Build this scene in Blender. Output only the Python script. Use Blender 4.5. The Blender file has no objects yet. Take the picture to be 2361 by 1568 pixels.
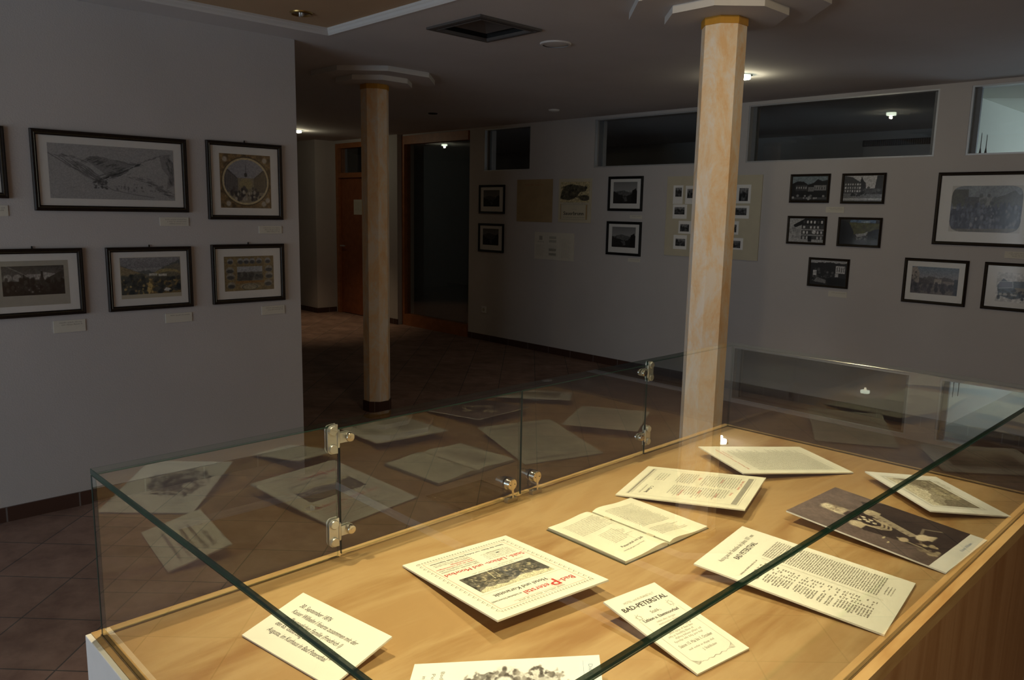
import bpy, bmesh, math, random
import numpy as np
from mathutils import Vector, Matrix

# ------------------------------------------------------------------ camera, sky, lights, exposure
scene = bpy.context.scene
COL = scene.collection
F_PX, YAW, PITCH, ROLL, EYE = 1814.26, -0.80581, 0.16264, 0.019695, 1.6
XL, YB, ZC = -4.480, 6.457, 2.585          # left wall plane, back wall plane, ceiling
ZT = 0.9773                                # wooden top of the display case

cam_data = bpy.data.cameras.new('camera')
cam = bpy.data.objects.new('camera', cam_data)
COL.objects.link(cam)
scene.camera = cam
cam_data.sensor_width = 36.0
cam_data.lens = 36.0 * F_PX / 2361.0
cam_data.clip_start = 0.02
_F = Vector((math.sin(YAW) * math.cos(PITCH), math.cos(YAW) * math.cos(PITCH), -math.sin(PITCH)))
_R0 = Vector((math.cos(YAW), -math.sin(YAW), 0.0))
_U0 = _R0.cross(_F)
_R = _R0 * math.cos(ROLL) + _U0 * math.sin(ROLL)
_U = -_R0 * math.sin(ROLL) + _U0 * math.cos(ROLL)
_M = Matrix((( _R.x, _U.x, -_F.x), (_R.y, _U.y, -_F.y), (_R.z, _U.z, -_F.z)))
cam.matrix_world = Matrix.Translation((0, 0, EYE)) @ _M.to_4x4()

scene.view_settings.view_transform = 'Standard'
scene.view_settings.look = 'None'
scene.view_settings.gamma = 1.0
scene.view_settings.use_curve_mapping = False
scene.view_settings.exposure = 0.0
scene.cycles.use_denoising = True
scene.cycles.use_adaptive_sampling = False
scene.cycles.max_bounces = 10
scene.cycles.transparent_max_bounces = 24
scene.cycles.sample_clamp_indirect = 6.0
scene.cycles.caustics_reflective = False
scene.cycles.caustics_refractive = False

world = bpy.data.worlds.new('overcast_sky')
scene.world = world
world.use_nodes = True
_bg = world.node_tree.nodes['Background']
_bg.inputs['Color'].default_value = (0.76, 0.89, 1.0, 1)
_bg.inputs['Strength'].default_value = 3.8

def add_light(name, kind, loc, energy, color, size=0.05, aim=None, spot=None, size_y=None, portal=False, blend=0.6):
    d = bpy.data.lights.new(name, kind)
    d.energy = energy
    d.color = color
    if kind == 'AREA':
        d.size = size
        if size_y:
            d.shape = 'RECTANGLE'; d.size_y = size_y
        d.cycles.is_portal = portal
    else:
        d.shadow_soft_size = size
    if kind == 'SPOT':
        d.spot_size = spot; d.spot_blend = blend
    o = bpy.data.objects.new(name, d)
    COL.objects.link(o)
    o.location = loc
    if aim is not None:
        v = Vector(aim) - Vector(loc)
        o.rotation_euler = v.to_track_quat('-Z', 'Y').to_euler()
    return o

# daylight comes in through the window openings: portals in the openings
SWIN = (-4.05, -0.6, 0.35, 2.30)           # south window opening x0,x1,z0,z1 in the wall y = -3.2
add_light('south_window_portal', 'AREA', ((SWIN[0] + SWIN[1]) / 2, -3.21, (SWIN[2] + SWIN[3]) / 2), 1, (1, 1, 1),
          size=SWIN[1] - SWIN[0], size_y=SWIN[3] - SWIN[2], aim=((SWIN[0] + SWIN[1]) / 2, 0, (SWIN[2] + SWIN[3]) / 2), portal=True)
add_light('side_room_window_portal', 'AREA', (0.35, 9.51, 1.6), 1, (1, 1, 1), size=2.9, size_y=1.7, aim=(0.35, 0, 1.6), portal=True)

WARM = (1.0, 0.83, 0.50)
CASE_SPOTS = [((0.05, 0.45, 2.60), 108), ((-1.38, 0.62, 2.60), 84), ((-1.33, 1.80, 2.60), 72), ((0.0, 1.75, 2.60), 12)]
# (their housings and lights are built with the other ceiling downlights below)

# ------------------------------------------------------------------ materials
def lin(c):
    return tuple(((x / 12.92) if x <= 0.04045 else ((x + 0.055) / 1.055) ** 2.4) for x in c)

class NT:
    def __init__(s, name):
        s.m = bpy.data.materials.new(name); s.m.use_nodes = True
        s.t = s.m.node_tree; s.t.nodes.clear()
        s.out = s.n('ShaderNodeOutputMaterial')
    def n(s, typ, **kw):
        nd = s.t.nodes.new(typ)
        for k, v in kw.items():
            if k in nd.inputs.keys() if isinstance(k, str) else False:
                nd.inputs[k].default_value = v
            else:
                setattr(nd, k, v)
        return nd
    def l(s, a, b):
        s.t.links.new(a, b)
    def principled(s, color=None, rough=0.6, metal=0.0, spec=0.5, **kw):
        p = s.n('ShaderNodeBsdfPrincipled')
        if color is not None: p.inputs['Base Color'].default_value = (*color, 1)
        p.inputs['Roughness'].default_value = rough
        p.inputs['Metallic'].default_value = metal
        p.inputs['Specular IOR Level'].default_value = spec
        s.l(p.outputs[0], s.out.inputs[0])
        return p

def ramp(nt, fac, stops):
    r = nt.n('ShaderNodeValToRGB')
    e = r.color_ramp.elements
    while len(e) < len(stops): e.new(0.5)
    for i, (p, c) in enumerate(stops):
        e[i].position = p; e[i].color = (*c, 1)
    nt.l(fac, r.inputs[0])
    return r.outputs[0]

def coords(nt, scale=(1, 1, 1), rot=(0, 0, 0), loc=(0, 0, 0), kind='Object'):
    tc = nt.n('ShaderNodeTexCoord'); mp = nt.n('ShaderNodeMapping')
    mp.inputs['Scale'].default_value = scale; mp.inputs['Rotation'].default_value = rot; mp.inputs['Location'].default_value = loc
    nt.l(tc.outputs[kind], mp.inputs[0])
    return mp.outputs[0]

def noise(nt, vec, scale, detail=3, rough=0.55, dist=0.0):
    n = nt.n('ShaderNodeTexNoise')
    n.inputs['Scale'].default_value = scale; n.inputs['Detail'].default_value = detail
    n.inputs['Roughness'].default_value = rough; n.inputs['Distortion'].default_value = dist
    nt.l(vec, n.inputs['Vector'])
    return n.outputs['Fac']

def bump(nt, p, h, strength, dist=0.002):
    b = nt.n('ShaderNodeBump'); b.inputs['Strength'].default_value = strength; b.inputs['Distance'].default_value = dist
    nt.l(h, b.inputs['Height']); nt.l(b.outputs[0], p.inputs['Normal'])

def mat_plain(name, color, rough=0.6, metal=0.0, spec=0.4, var=0.06, scale=40):
    nt = NT(name); p = nt.principled(color, rough, metal, spec)
    f = noise(nt, coords(nt), scale)
    a = tuple(c * (1 - var) for c in color); b = tuple(min(1, c * (1 + var)) for c in color)
    nt.l(ramp(nt, f, [(0.3, a), (0.7, b)]), p.inputs['Base Color'])
    return nt.m

def mat_plaster(name, color, bumpy=0.25):
    nt = NT(name); p = nt.principled(color, 0.9, 0, 0.2)
    v = coords(nt)
    f = noise(nt, v, 2.2, 4); g = noise(nt, v, 140, 2)
    a = tuple(c * 0.97 for c in color); b = tuple(c * 1.03 for c in color)
    nt.l(ramp(nt, f, [(0.3, a), (0.7, b)]), p.inputs['Base Color'])
    bump(nt, p, g, bumpy, 0.003)
    return nt.m

def mat_emit(name, color, strength):
    nt = NT(name); e = nt.n('ShaderNodeEmission')
    e.inputs[0].default_value = (*color, 1); e.inputs[1].default_value = strength
    nt.l(e.outputs[0], nt.out.inputs[0])
    return nt.m

def mat_glass(name, tint=(0.97, 0.985, 0.975), f0=0.04, rough=0.0, gain=1.0):
    """clear pane: straight-through transmission mixed with a mirror reflection by Schlick's term"""
    nt = NT(name)
    lw = nt.n('ShaderNodeLayerWeight'); lw.inputs['Blend'].default_value = 0.5
    pw = nt.n('ShaderNodeMath'); pw.operation = 'POWER'; nt.l(lw.outputs['Facing'], pw.inputs[0]); pw.inputs[1].default_value = 5.0
    ma = nt.n('ShaderNodeMath'); ma.operation = 'MULTIPLY_ADD'; nt.l(pw.outputs[0], ma.inputs[0])
    ma.inputs[1].default_value = (1 - f0) * min(gain, 1); ma.inputs[2].default_value = f0 * min(gain, 1); ma.use_clamp = True
    if gain > 1:                                  # both faces of the plate together: 2F / (1 + F)
        d1 = nt.n('ShaderNodeMath'); d1.operation = 'ADD'; nt.l(ma.outputs[0], d1.inputs[0]); d1.inputs[1].default_value = 1.0
        d2 = nt.n('ShaderNodeMath'); d2.operation = 'DIVIDE'; nt.l(ma.outputs[0], d2.inputs[0]); nt.l(d1.outputs[0], d2.inputs[1])
        d3 = nt.n('ShaderNodeMath'); d3.operation = 'MULTIPLY'; nt.l(d2.outputs[0], d3.inputs[0]); d3.inputs[1].default_value = gain
        ma = d3
    tr = nt.n('ShaderNodeBsdfTransparent'); tr.inputs[0].default_value = (*tint, 1)
    gl = nt.n('ShaderNodeBsdfGlossy'); gl.inputs['Roughness'].default_value = rough; gl.inputs['Color'].default_value = (1, 1, 1, 1)
    mx = nt.n('ShaderNodeMixShader')
    nt.l(ma.outputs[0], mx.inputs[0]); nt.l(tr.outputs[0], mx.inputs[1]); nt.l(gl.outputs[0], mx.inputs[2])
    nt.l(mx.outputs[0], nt.out.inputs[0])
    return nt.m

def mat_edge(name, color, tint, clear):
    """ground edge of float glass: green body colour, partly see-through"""
    nt = NT(name); p = nt.principled(color, 0.2, 0, 0.6)
    tr = nt.n('ShaderNodeBsdfTransparent'); tr.inputs[0].default_value = (*tint, 1)
    mx = nt.n('ShaderNodeMixShader')
    ge = nt.n('ShaderNodeNewGeometry'); ma = nt.n('ShaderNodeMath'); ma.operation = 'MULTIPLY_ADD'   # seen from within the plate the edge is clearer
    nt.l(ge.outputs['Backfacing'], ma.inputs[0]); ma.inputs[1].default_value = .94 - clear; ma.inputs[2].default_value = clear; nt.l(ma.outputs[0], mx.inputs[0])
    nt.l(p.outputs[0], mx.inputs[1]); nt.l(tr.outputs[0], mx.inputs[2]); nt.l(mx.outputs[0], nt.out.inputs[0])
    f = noise(nt, coords(nt), 9); nt.l(ramp(nt, f, [(0.3, tuple(c * .7 for c in color)), (0.7, tuple(c * 1.35 for c in color))]), p.inputs['Base Color'])
    return nt.m

def mat_beech(name, grain_axis='y'):
    nt = NT(name); p = nt.principled(None, 0.42, 0, 0.35)
    sc = (9, 1.9, 9) if grain_axis == 'y' else ((0.9, 9, 9) if grain_axis == 'x' else (9, 9, 0.9))
    rt = (0, 0, math.radians(9)) if grain_axis == 'y' else (0, 0, 0)
    v = coords(nt, scale=sc, rot=rt)
    big = noise(nt, v, 1.0, 4, 0.55, 0.9)
    fine = noise(nt, coords(nt, scale=tuple(s * 14 if s > 2 else s * 9 for s in sc)), 1.0, 3, 0.6)
    mx = nt.n('ShaderNodeMath'); mx.operation = 'MULTIPLY_ADD'; nt.l(fine, mx.inputs[0]); mx.inputs[1].default_value = 0.16; nt.l(big, mx.inputs[2])
    k = (0.80, 0.68, 0.72) if grain_axis == 'z' else (1, 1, 1)  # upright panels: same beech darkened, shade put into the colour
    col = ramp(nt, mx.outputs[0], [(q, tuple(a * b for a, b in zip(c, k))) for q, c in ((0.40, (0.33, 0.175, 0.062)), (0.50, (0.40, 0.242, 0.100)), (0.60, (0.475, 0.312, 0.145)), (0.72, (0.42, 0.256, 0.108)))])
    nt.l(col, p.inputs['Base Color'])
    bump(nt, p, fine, 0.05, 0.001)
    return nt.m

def mat_tiles(name):
    """terracotta floor tiles laid at 45 degrees, 0.337 m pitch"""
    nt = NT(name); p = nt.principled(None, 0.66, 0, 0.12)
    tc = nt.n('ShaderNodeTexCoord'); mp = nt.n('ShaderNodeMapping'); mp.vector_type = 'POINT'
    mp.inputs['Rotation'].default_value = (0, 0, math.radians(45))
    nt.l(tc.outputs['Object'], mp.inputs[0])
    # after rotation by 45 deg: X' = (x-y)/sqrt2 , Y' = (x+y)/sqrt2
    of = nt.n('ShaderNodeVectorMath'); of.operation = 'ADD'; nt.l(mp.outputs[0], of.inputs[0]); of.inputs[1].default_value = (3.4755 + 10 * 0.337, 2.282 + 10 * 0.337 * 3, 0)
    br = nt.n('ShaderNodeTexBrick')
    br.offset = 0.0; br.squash = 1.0
    br.inputs['Scale'].default_value = 1.0 / 0.337
    br.inputs['Brick Width'].default_value = 1.0; br.inputs['Row Height'].default_value = 1.0
    br.inputs['Mortar Size'].default_value = 0.010; br.inputs['Mortar Smooth'].default_value = 0.3; br.inputs['Bias'].default_value = 0.0
    br.inputs['Color1'].default_value = (0.215, 0.148, 0.122, 1); br.inputs['Color2'].default_value = (0.280, 0.192, 0.160, 1)
    br.inputs['Mortar'].default_value = (0.085, 0.082, 0.078, 1)
    nt.l(of.outputs[0], br.inputs['Vector'])
    f = noise(nt, coords(nt), 5.5, 5, 0.65)
    mx = nt.n('ShaderNodeMix'); mx.data_type = 'RGBA'; mx.blend_type = 'MULTIPLY'; mx.inputs['Factor'].default_value = 1.0
    nt.l(br.outputs['Color'], mx.inputs[6])
    nt.l(ramp(nt, f, [(0.3, (0.72, 0.66, 0.66)), (0.7, (1.28, 1.25, 1.22))]), mx.inputs[7])
    nt.l(mx.outputs[2], p.inputs['Base Color'])
    bump(nt, p, br.outputs['Fac'], -0.3, 0.002)
    return nt.m

def mat_skirting(name):
    nt = NT(name); p = nt.principled(None, 0.4, 0, 0.4)
    br = nt.n('ShaderNodeTexBrick'); br.offset = 0.0
    br.inputs['Scale'].default_value = 1.0
    br.inputs['Brick Width'].default_value = 0.335; br.inputs['Row Height'].default_value = 5.0
    br.inputs['Mortar Size'].default_value = 0.004
    br.inputs['Color1'].default_value = (0.060, 0.030, 0.022, 1); br.inputs['Color2'].default_value = (0.080, 0.040, 0.028, 1)
    br.inputs['Mortar'].default_value = (0.16, 0.14, 0.13, 1)
    tc = nt.n('ShaderNodeTexCoord'); sp = nt.n('ShaderNodeSeparateXYZ'); cb = nt.n('ShaderNodeCombineXYZ')
    ad = nt.n('ShaderNodeMath'); ad.operation = 'ADD'
    nt.l(tc.outputs['Object'], sp.inputs[0]); nt.l(sp.outputs[0], ad.inputs[0]); nt.l(sp.outputs[1], ad.inputs[1])
    nt.l(ad.outputs[0], cb.inputs[0]); cb.inputs[1].default_value = 2.5
    nt.l(cb.outputs[0], br.inputs['Vector']); nt.l(br.outputs['Color'], p.inputs['Base Color'])
    return nt.m

def mat_column(name):
    nt = NT(name); p = nt.principled(None, 0.7, 0, 0.25)
    v = coords(nt, scale=(1, 1, 0.45))
    a = noise(nt, v, 9.0, 6, 0.70, 0.5)
    g = noise(nt, coords(nt), 60, 3)
    mx = nt.n('ShaderNodeMath'); mx.operation = 'MULTIPLY_ADD'; nt.l(g, mx.inputs[0]); mx.inputs[1].default_value = 0.12; nt.l(a, mx.inputs[2])
    nt.l(ramp(nt, mx.outputs[0], [(0.42, (0.82, 0.56, 0.31)), (0.53, (0.84, 0.67, 0.47)), (0.64, (0.84, 0.77, 0.68))]), p.inputs['Base Color'])
    return nt.m

def mat_attr(name, rough=0.75, spec=0.2):
    nt = NT(name); p = nt.principled(None, rough, 0, spec)
    at = nt.n('ShaderNodeAttribute'); at.attribute_name = 'print_color'
    nt.l(at.outputs['Color'], p.inputs['Base Color'])
    return nt.m

M = {}
M['wall'] = mat_plaster('wall_paint', (0.51, 0.485, 0.475))
M['ceiling'] = mat_plaster('ceiling_paint', (0.60, 0.595, 0.60), 0.12)
M['ceiling_beige'] = mat_plaster('beige_ceiling_paint', (0.50, 0.37, 0.24), 0.12)
M['cornice'] = mat_plaster('cornice_paint', (0.62, 0.615, 0.61), 0.08)
M['floor'] = mat_tiles('terracotta_tiles')
M['skirting'] = mat_skirting('tiled_skirting')
M['column'] = mat_column('marbled_column_paint')
M['ochre'] = mat_plain('ochre_paint', (0.50, 0.26, 0.03), 0.6)
M['beech'] = mat_beech('beech_veneer', 'y')
M['beech_v'] = mat_beech('beech_veneer_shaded', 'z')
M['laminate'] = mat_plain('white_laminate', (0.70, 0.68, 0.66), 0.5, 0, 0.4, 0.02)
M['doorwood'] = mat_plain('red_brown_wood', (0.26, 0.085, 0.032), 0.45, 0, 0.4, 0.18, 12)
M['doorwood2'] = mat_plain('orange_brown_wood', (0.34, 0.13, 0.05), 0.45, 0, 0.4, 0.15, 14)
M['framewood'] = mat_plain('dark_frame_wood', (0.016, 0.010, 0.007), 0.45, 0, 0.25, 0.3, 60)
M['frameblack'] = mat_plain('black_frame_lacquer', (0.007, 0.0065, 0.006), 0.5, 0, 0.2, 0.1, 60)
M['framegold'] = mat_plain('dull_gold_fillet', (0.07, 0.055, 0.028), 0.45, 0.3, 0.4, 0.2, 90)
M['mount'] = mat_plain('mount_board', (0.80, 0.79, 0.76), 0.85, 0, 0.2, 0.02)
M['paper'] = mat_plain('cream_card', (0.86, 0.85, 0.76), 0.7, 0, 0.25, 0.015, 25)
M['paper_white'] = mat_plain('white_card', (0.86, 0.87, 0.87), 0.7, 0, 0.25, 0.015, 25)
M['paper_old'] = mat_plain('aged_paper', (0.84, 0.82, 0.68), 0.8, 0, 0.2, 0.05, 12)
M['caption'] = mat_plain('caption_card', (0.62, 0.59, 0.51), 0.8, 0, 0.2, 0.02)
M['board_cream'] = mat_plain('cream_board', (0.55, 0.50, 0.375), 0.8, 0, 0.2, 0.04, 8)
M['ink'] = mat_plain('black_ink', (0.055, 0.05, 0.045), 0.7, 0, 0.2, 0.05)
M['ink_grey'] = mat_plain('grey_ink', (0.33, 0.315, 0.27), 0.7, 0, 0.2, 0.05)
M['ink_pale'] = mat_plain('pale_grey_ink', (0.42, 0.405, 0.345), 0.7, 0, 0.2, 0.05)
M['ink_red'] = mat_plain('red_ink', (0.62, 0.07, 0.05), 0.7, 0, 0.2, 0.05)
M['ink_pink'] = mat_plain('pale_red_ink', (0.74, 0.38, 0.29), 0.7, 0, 0.2, 0.05)
M['ink_blue'] = mat_plain('blue_ink', (0.25, 0.36, 0.55), 0.7, 0, 0.2, 0.05)
M['print'] = mat_attr('printed_picture')
M['photo'] = mat_attr('photographic_print', 0.45, 0.4)
M['glass'] = mat_glass('case_glass', (0.97, 0.985, 0.975), 0.045, 0.0, 2.0)
M['glass_back'] = mat_glass('case_glass_rear_face', (0.985, 0.995, 0.985), 0.004, 0.0, 0.05)
M['glass_pic'] = mat_glass('picture_glass', (0.99, 0.99, 0.99), 0.035, 0.13)
M['glass_win'] = mat_glass('window_glass', (0.92, 0.94, 0.95), 0.05)
M['glass_edge'] = mat_edge('green_glass_edge', (0.008, 0.040, 0.028), (0.86, 0.92, 0.82), 0.06)
M['glass_chamfer'] = mat_edge('dark_glass_chamfer', (0.004, 0.010, 0.008), (0.5, 0.6, 0.5), 0.10)
M['gasket'] = mat_plain('brown_seal', (0.15, 0.095, 0.04), 0.6)
M['cover'] = mat_plain('worn_booklet_cover', (0.10, 0.085, 0.03), 0.7)
M['steel'] = mat_plain('brushed_nickel', (0.60, 0.605, 0.60), 0.34, 0.75, 0.5, 0.04)
M['chrome'] = mat_plain('chrome', (0.74, 0.72, 0.68), 0.12, 1.0, 0.5, 0.02)
M['bronze'] = mat_plain('warm_metal', (0.42, 0.34, 0.23), 0.32, 0.6, 0.5, 0.05)
M['slot'] = mat_plain('dark_recess', (0.02, 0.018, 0.016), 0.6)
M['alu'] = mat_plain('window_aluminium', (0.50, 0.51, 0.52), 0.35, 0.35, 0.5, 0.03)
M['alu_dark'] = mat_plain('grey_window_profile', (0.16, 0.165, 0.17), 0.5, 0.2, 0.4, 0.05)
M['black'] = mat_plain('matt_black', (0.010, 0.010, 0.010), 0.7)
M['vent'] = mat_plain('vent_grey_metal', (0.10, 0.092, 0.088), 0.5, 0.1, 0.4)
M['vent_dark'] = mat_plain('vent_dark_duct', (0.012, 0.012, 0.012), 0.8)
M['plastic'] = mat_plain('white_plastic', (0.66, 0.66, 0.65), 0.5, 0, 0.4, 0.02)
M['brass'] = mat_plain('polished_brass', (0.48, 0.33, 0.12), 0.3, 1.0, 0.5, 0.05)
M['bulb'] = mat_emit('glowing_halogen_bulb', (1.0, 0.90, 0.58), 55.0)
M['lampglass'] = mat_emit('lit_frosted_lamp_glass', (0.90, 1.0, 0.78), 9.0)
M['dark_room'] = mat_plaster('dark_room_paint', (0.55, 0.53, 0.50))
M['bright_room'] = mat_plaster('side_room_paint', (0.74, 0.78, 0.70))
M['dark_panel'] = mat_plain('dark_blue_grey_backing', (0.12, 0.15, 0.19), 0.7)
M['leaf'] = mat_plain('dark_leaf', (0.02, 0.035, 0.018), 0.6)

# ------------------------------------------------------------------ mesh helpers
class MB:
    def __init__(s):
        s.v = []; s.f = []; s.m = []
    def add(s, vs, fs, mi=0):
        o = len(s.v); s.v.extend([tuple(v) for v in vs])
        for f in fs:
            s.f.append(tuple(o + i for i in f)); s.m.append(mi)
        return s
    def box(s, x0, x1, y0, y1, z0, z1, mi=0, mtx=None):
        vs = [Vector((x, y, z)) for z in (z0, z1) for y in (y0, y1) for x in (x0, x1)]
        if mtx: vs = [mtx @ v for v in vs]
        return s.add(vs, [(0, 2, 3, 1), (4, 5, 7, 6), (0, 1, 5, 4), (2, 6, 7, 3), (0, 4, 6, 2), (1, 3, 7, 5)], mi)
    def prism(s, pts, z0, z1, mi=0, mtx=None):
        n = len(pts)
        vs = [Vector((p[0], p[1], z0)) for p in pts] + [Vector((p[0], p[1], z1)) for p in pts]
        if mtx: vs = [mtx @ v for v in vs]
        fs = [tuple(reversed(range(n))), tuple(range(n, 2 * n))] + [(i, (i + 1) % n, n + (i + 1) % n, n + i) for i in range(n)]
        return s.add(vs, fs, mi)
    def lathe(s, prof, n=24, mi=0, mtx=None, cap=True):
        """profile (radius, z) from bottom to top"""
        vs = []; k = len(prof)
        for r, z in prof:
            for i in range(n):
                a = 2 * math.pi * i / n
                vs.append(Vector((r * math.cos(a), r * math.sin(a), z)))
        if mtx: vs = [mtx @ v for v in vs]
        fs = []
        for j in range(k - 1):
            for i in range(n):
                fs.append((j * n + i, j * n + (i + 1) % n, (j + 1) * n + (i + 1) % n, (j + 1) * n + i))
        if cap:
            fs.append(tuple(reversed(range(n)))); fs.append(tuple(range((k - 1) * n, k * n)))
        return s.add(vs, fs, mi)
    def quad(s, a, b, c, d, mi=0):
        return s.add([a, b, c, d], [(0, 1, 2, 3)], mi)
    def build(s, name, mats, parent=None, loc=None, rot=None, smooth=False):
        me = bpy.data.meshes.new(name)
        me.from_pydata([tuple(v) for v in s.v], [], s.f)
        if not isinstance(mats, (list, tuple)): mats = [mats]
        for m in mats: me.materials.append(m)
        if len(mats) > 1: me.polygons.foreach_set('material_index', s.m)
        if smooth:
            me.polygons.foreach_set('use_smooth', [True] * len(me.polygons))
            try: me.set_sharp_from_angle(angle=math.radians(35))
            except Exception: pass
        me.update()
        o = bpy.data.objects.new(name, me)
        COL.objects.link(o)
        if parent: o.parent = parent
        if loc is not None: o.location = loc
        if rot is not None: o.rotation_euler = rot
        return o

def thing(name, label, cat, loc=(0, 0, 0), rotz=0.0, group=None, mtx=None):
    o = bpy.data.objects.new(name, None)
    o.empty_display_size = 0.05
    COL.objects.link(o)
    if mtx is not None: o.matrix_world = mtx
    else:
        o.location = loc; o.rotation_euler = (0, 0, rotz)
    return tag(o, label, cat, group)

def tag(o, label, cat, group=None):
    o['label'] = label; o['category'] = cat
    if group: o['group'] = group
    return o

def struct(o, label=None):
    o['kind'] = 'structure'
    if label: o['label'] = label
    return o

def beveled(mb, name, mats, parent, w, seg=2, **kw):
    o = mb.build(name, mats, parent, **kw)
    bm = bmesh.new(); bm.from_mesh(o.data)
    bmesh.ops.bevel(bm, geom=bm.edges[:], offset=w, segments=seg, profile=0.5, affect='EDGES')
    bm.to_mesh(o.data); bm.free()
    return o

def glass_pane(name, x0, x1, y0, y1, z0, z1, parent, thin, mirror=1, c=0.0009):
    """glass plate with ground chamfered edges; thin = index of the thickness axis"""
    mb = MB().box(x0, x1, y0, y1, z0, z1)
    o = mb.build(name, [M['glass'], M['glass_edge'], M['glass_chamfer'], M['glass_back']], parent)
    bm = bmesh.new(); bm.from_mesh(o.data)
    bmesh.ops.bevel(bm, geom=bm.edges[:], offset=c, segments=1, affect='EDGES')
    bm.normal_update()
    for f in bm.faces:
        a = abs(f.normal[thin])
        f.material_index = (0 if f.normal[thin] * mirror > 0 else 3) if a > 0.99 else (2 if a > 0.3 else 1)
    bm.to_mesh(o.data); bm.free()
    return o

# ------------------------------------------------------------------ text
_tc = {}
def text_geo(body, shear=0.0):
    k = (body, shear)
    if k not in _tc:
        cu = bpy.data.curves.new('lettering', 'FONT')
        cu.body = body; cu.size = 1.0; cu.shear = shear; cu.resolution_u = 2; cu.fill_mode = 'FRONT' if hasattr(cu, 'fill_mode') else 'FRONT'
        o = bpy.data.objects.new('lettering', cu)
        me = o.to_mesh()
        vs = [(v.co.x, v.co.y) for v in me.vertices]; fs = [tuple(p.vertices) for p in me.polygons]
        o.to_mesh_clear(); bpy.data.objects.remove(o); bpy.data.curves.remove(cu)
        _tc[k] = (vs, fs)
    return _tc[k]

class Sheet:
    """printing on a flat sheet, in sheet coordinates (x right, y up, metres)"""
    def __init__(s, z=0.0):
        s.L = {}; s.z = z; s.rnd = random.Random(5)
    def mb(s, ink):
        return s.L.setdefault(ink, MB())
    def text(s, body, x, y, size, ink='ink', align='c', width=None, shear=0.0, bold=0.0, rot=0.0):
        vs, fs = text_geo(body, shear)
        if not vs: return
        x0 = min(v[0] for v in vs); x1 = max(v[0] for v in vs)
        w = (x1 - x0); sx = size if width is None else width / w
        ox = {'c': -w / 2, 'l': 0, 'r': -w}[align]
        offs = [(0, 0)] if not bold else [(-bold, 0), (bold, 0), (0, bold * .6)]
        cr, sr = math.cos(rot), math.sin(rot)
        for k, (dx, dy) in enumerate(offs):
            P = []
            for v in vs:
                a = (v[0] - x0 + ox) * sx + dx; b = v[1] * size + dy
                P.append((x + a * cr - b * sr, y + a * sr + b * cr, s.z + 0.00001 * k))
            s.mb(ink).add(P, fs)
    def rect(s, x0, x1, y0, y1, ink='ink'):
        s.mb(ink).quad((x0, y0, s.z), (x1, y0, s.z), (x1, y1, s.z), (x0, y1, s.z))
    def frame(s, x0, x1, y0, y1, w, ink='ink'):
        s.rect(x0, x1, y0, y0 + w, ink); s.rect(x0, x1, y1 - w, y1, ink)
        s.rect(x0, x0 + w, y0 + w, y1 - w, ink); s.rect(x1 - w, x1, y0 + w, y1 - w, ink)
    def words(s, x0, x1, y, h, ink='ink_grey', seed=None, dens=0.55):
        """one line of small print: letter strokes grouped in words"""
        r = s.rnd; x = x0; p = h * 0.62
        while x < x1 - p:
            n = r.randint(2, 9)
            for i in range(n):
                if x + p * 0.6 > x1: break
                k = r.random(); y1 = y + h * (1.0 if k < .28 else .68); y0 = y - (h * .28 if k > .9 else 0)
                s.mb(ink).quad((x, y0, s.z), (x + p * dens, y0, s.z), (x + p * dens, y1, s.z), (x, y1, s.z))
                x += p
            x += p * 0.8
    def block(s, x0, x1, y0, y1, pitch, ink='ink_grey', h=None, ragged=0.0, dens=0.55):
        y = y1 - pitch
        while y >= y0:
            xe = x1 - (s.rnd.random() * ragged if ragged else 0)
            s.words(x0, xe, y, h or pitch * 0.5, ink, dens=dens)
            y -= pitch
    def poly(s, pts, ink='ink'):
        s.mb(ink).add([(p[0], p[1], s.z) for p in pts], [tuple(range(len(pts)))])
    def stroke(s, pts, w, ink='ink'):
        for a, b in zip(pts[:-1], pts[1:]):
            dx, dy = b[0] - a[0], b[1] - a[1]; l = math.hypot(dx, dy) or 1; nx, ny = -dy / l * w / 2, dx / l * w / 2
            s.mb(ink).quad((a[0] - nx, a[1] - ny, s.z), (b[0] - nx, b[1] - ny, s.z), (b[0] + nx, b[1] + ny, s.z), (a[0] + nx, a[1] + ny, s.z))
    def build(s, parent, name='printed_text', mtx=None):
        out = []
        if not s.L: return out
        inks = list(s.L); all_ = MB()
        for i, k in enumerate(inks):
            m = s.L[k]; all_.add(m.v, m.f, i)
        if mtx is not None: all_.v = [tuple(mtx @ Vector(v)) for v in all_.v]
        out.append(all_.build(name, [M[k] for k in inks], parent))
        return out

# ------------------------------------------------------------------ painted / printed pictures (colour stored on a fine vertex grid)
def vnoise(w, h, nx, ny, rs):
    g = rs.rand(ny + 2, nx + 2)
    x = np.linspace(0, nx, w); y = np.linspace(0, ny, h)
    xi = np.minimum(x.astype(int), nx - 1 if nx > 0 else 0); yi = np.minimum(y.astype(int), ny - 1 if ny > 0 else 0)
    fx = x - xi; fy = y - yi
    fx = fx * fx * (3 - 2 * fx); fy = fy * fy * (3 - 2 * fy)
    a = g[yi][:, xi]; b = g[yi][:, xi + 1]; c = g[yi + 1][:, xi]; d = g[yi + 1][:, xi + 1]
    return (a * (1 - fx) + b * fx) * (1 - fy)[:, None] + (c * (1 - fx) + d * fx) * fy[:, None]

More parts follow.
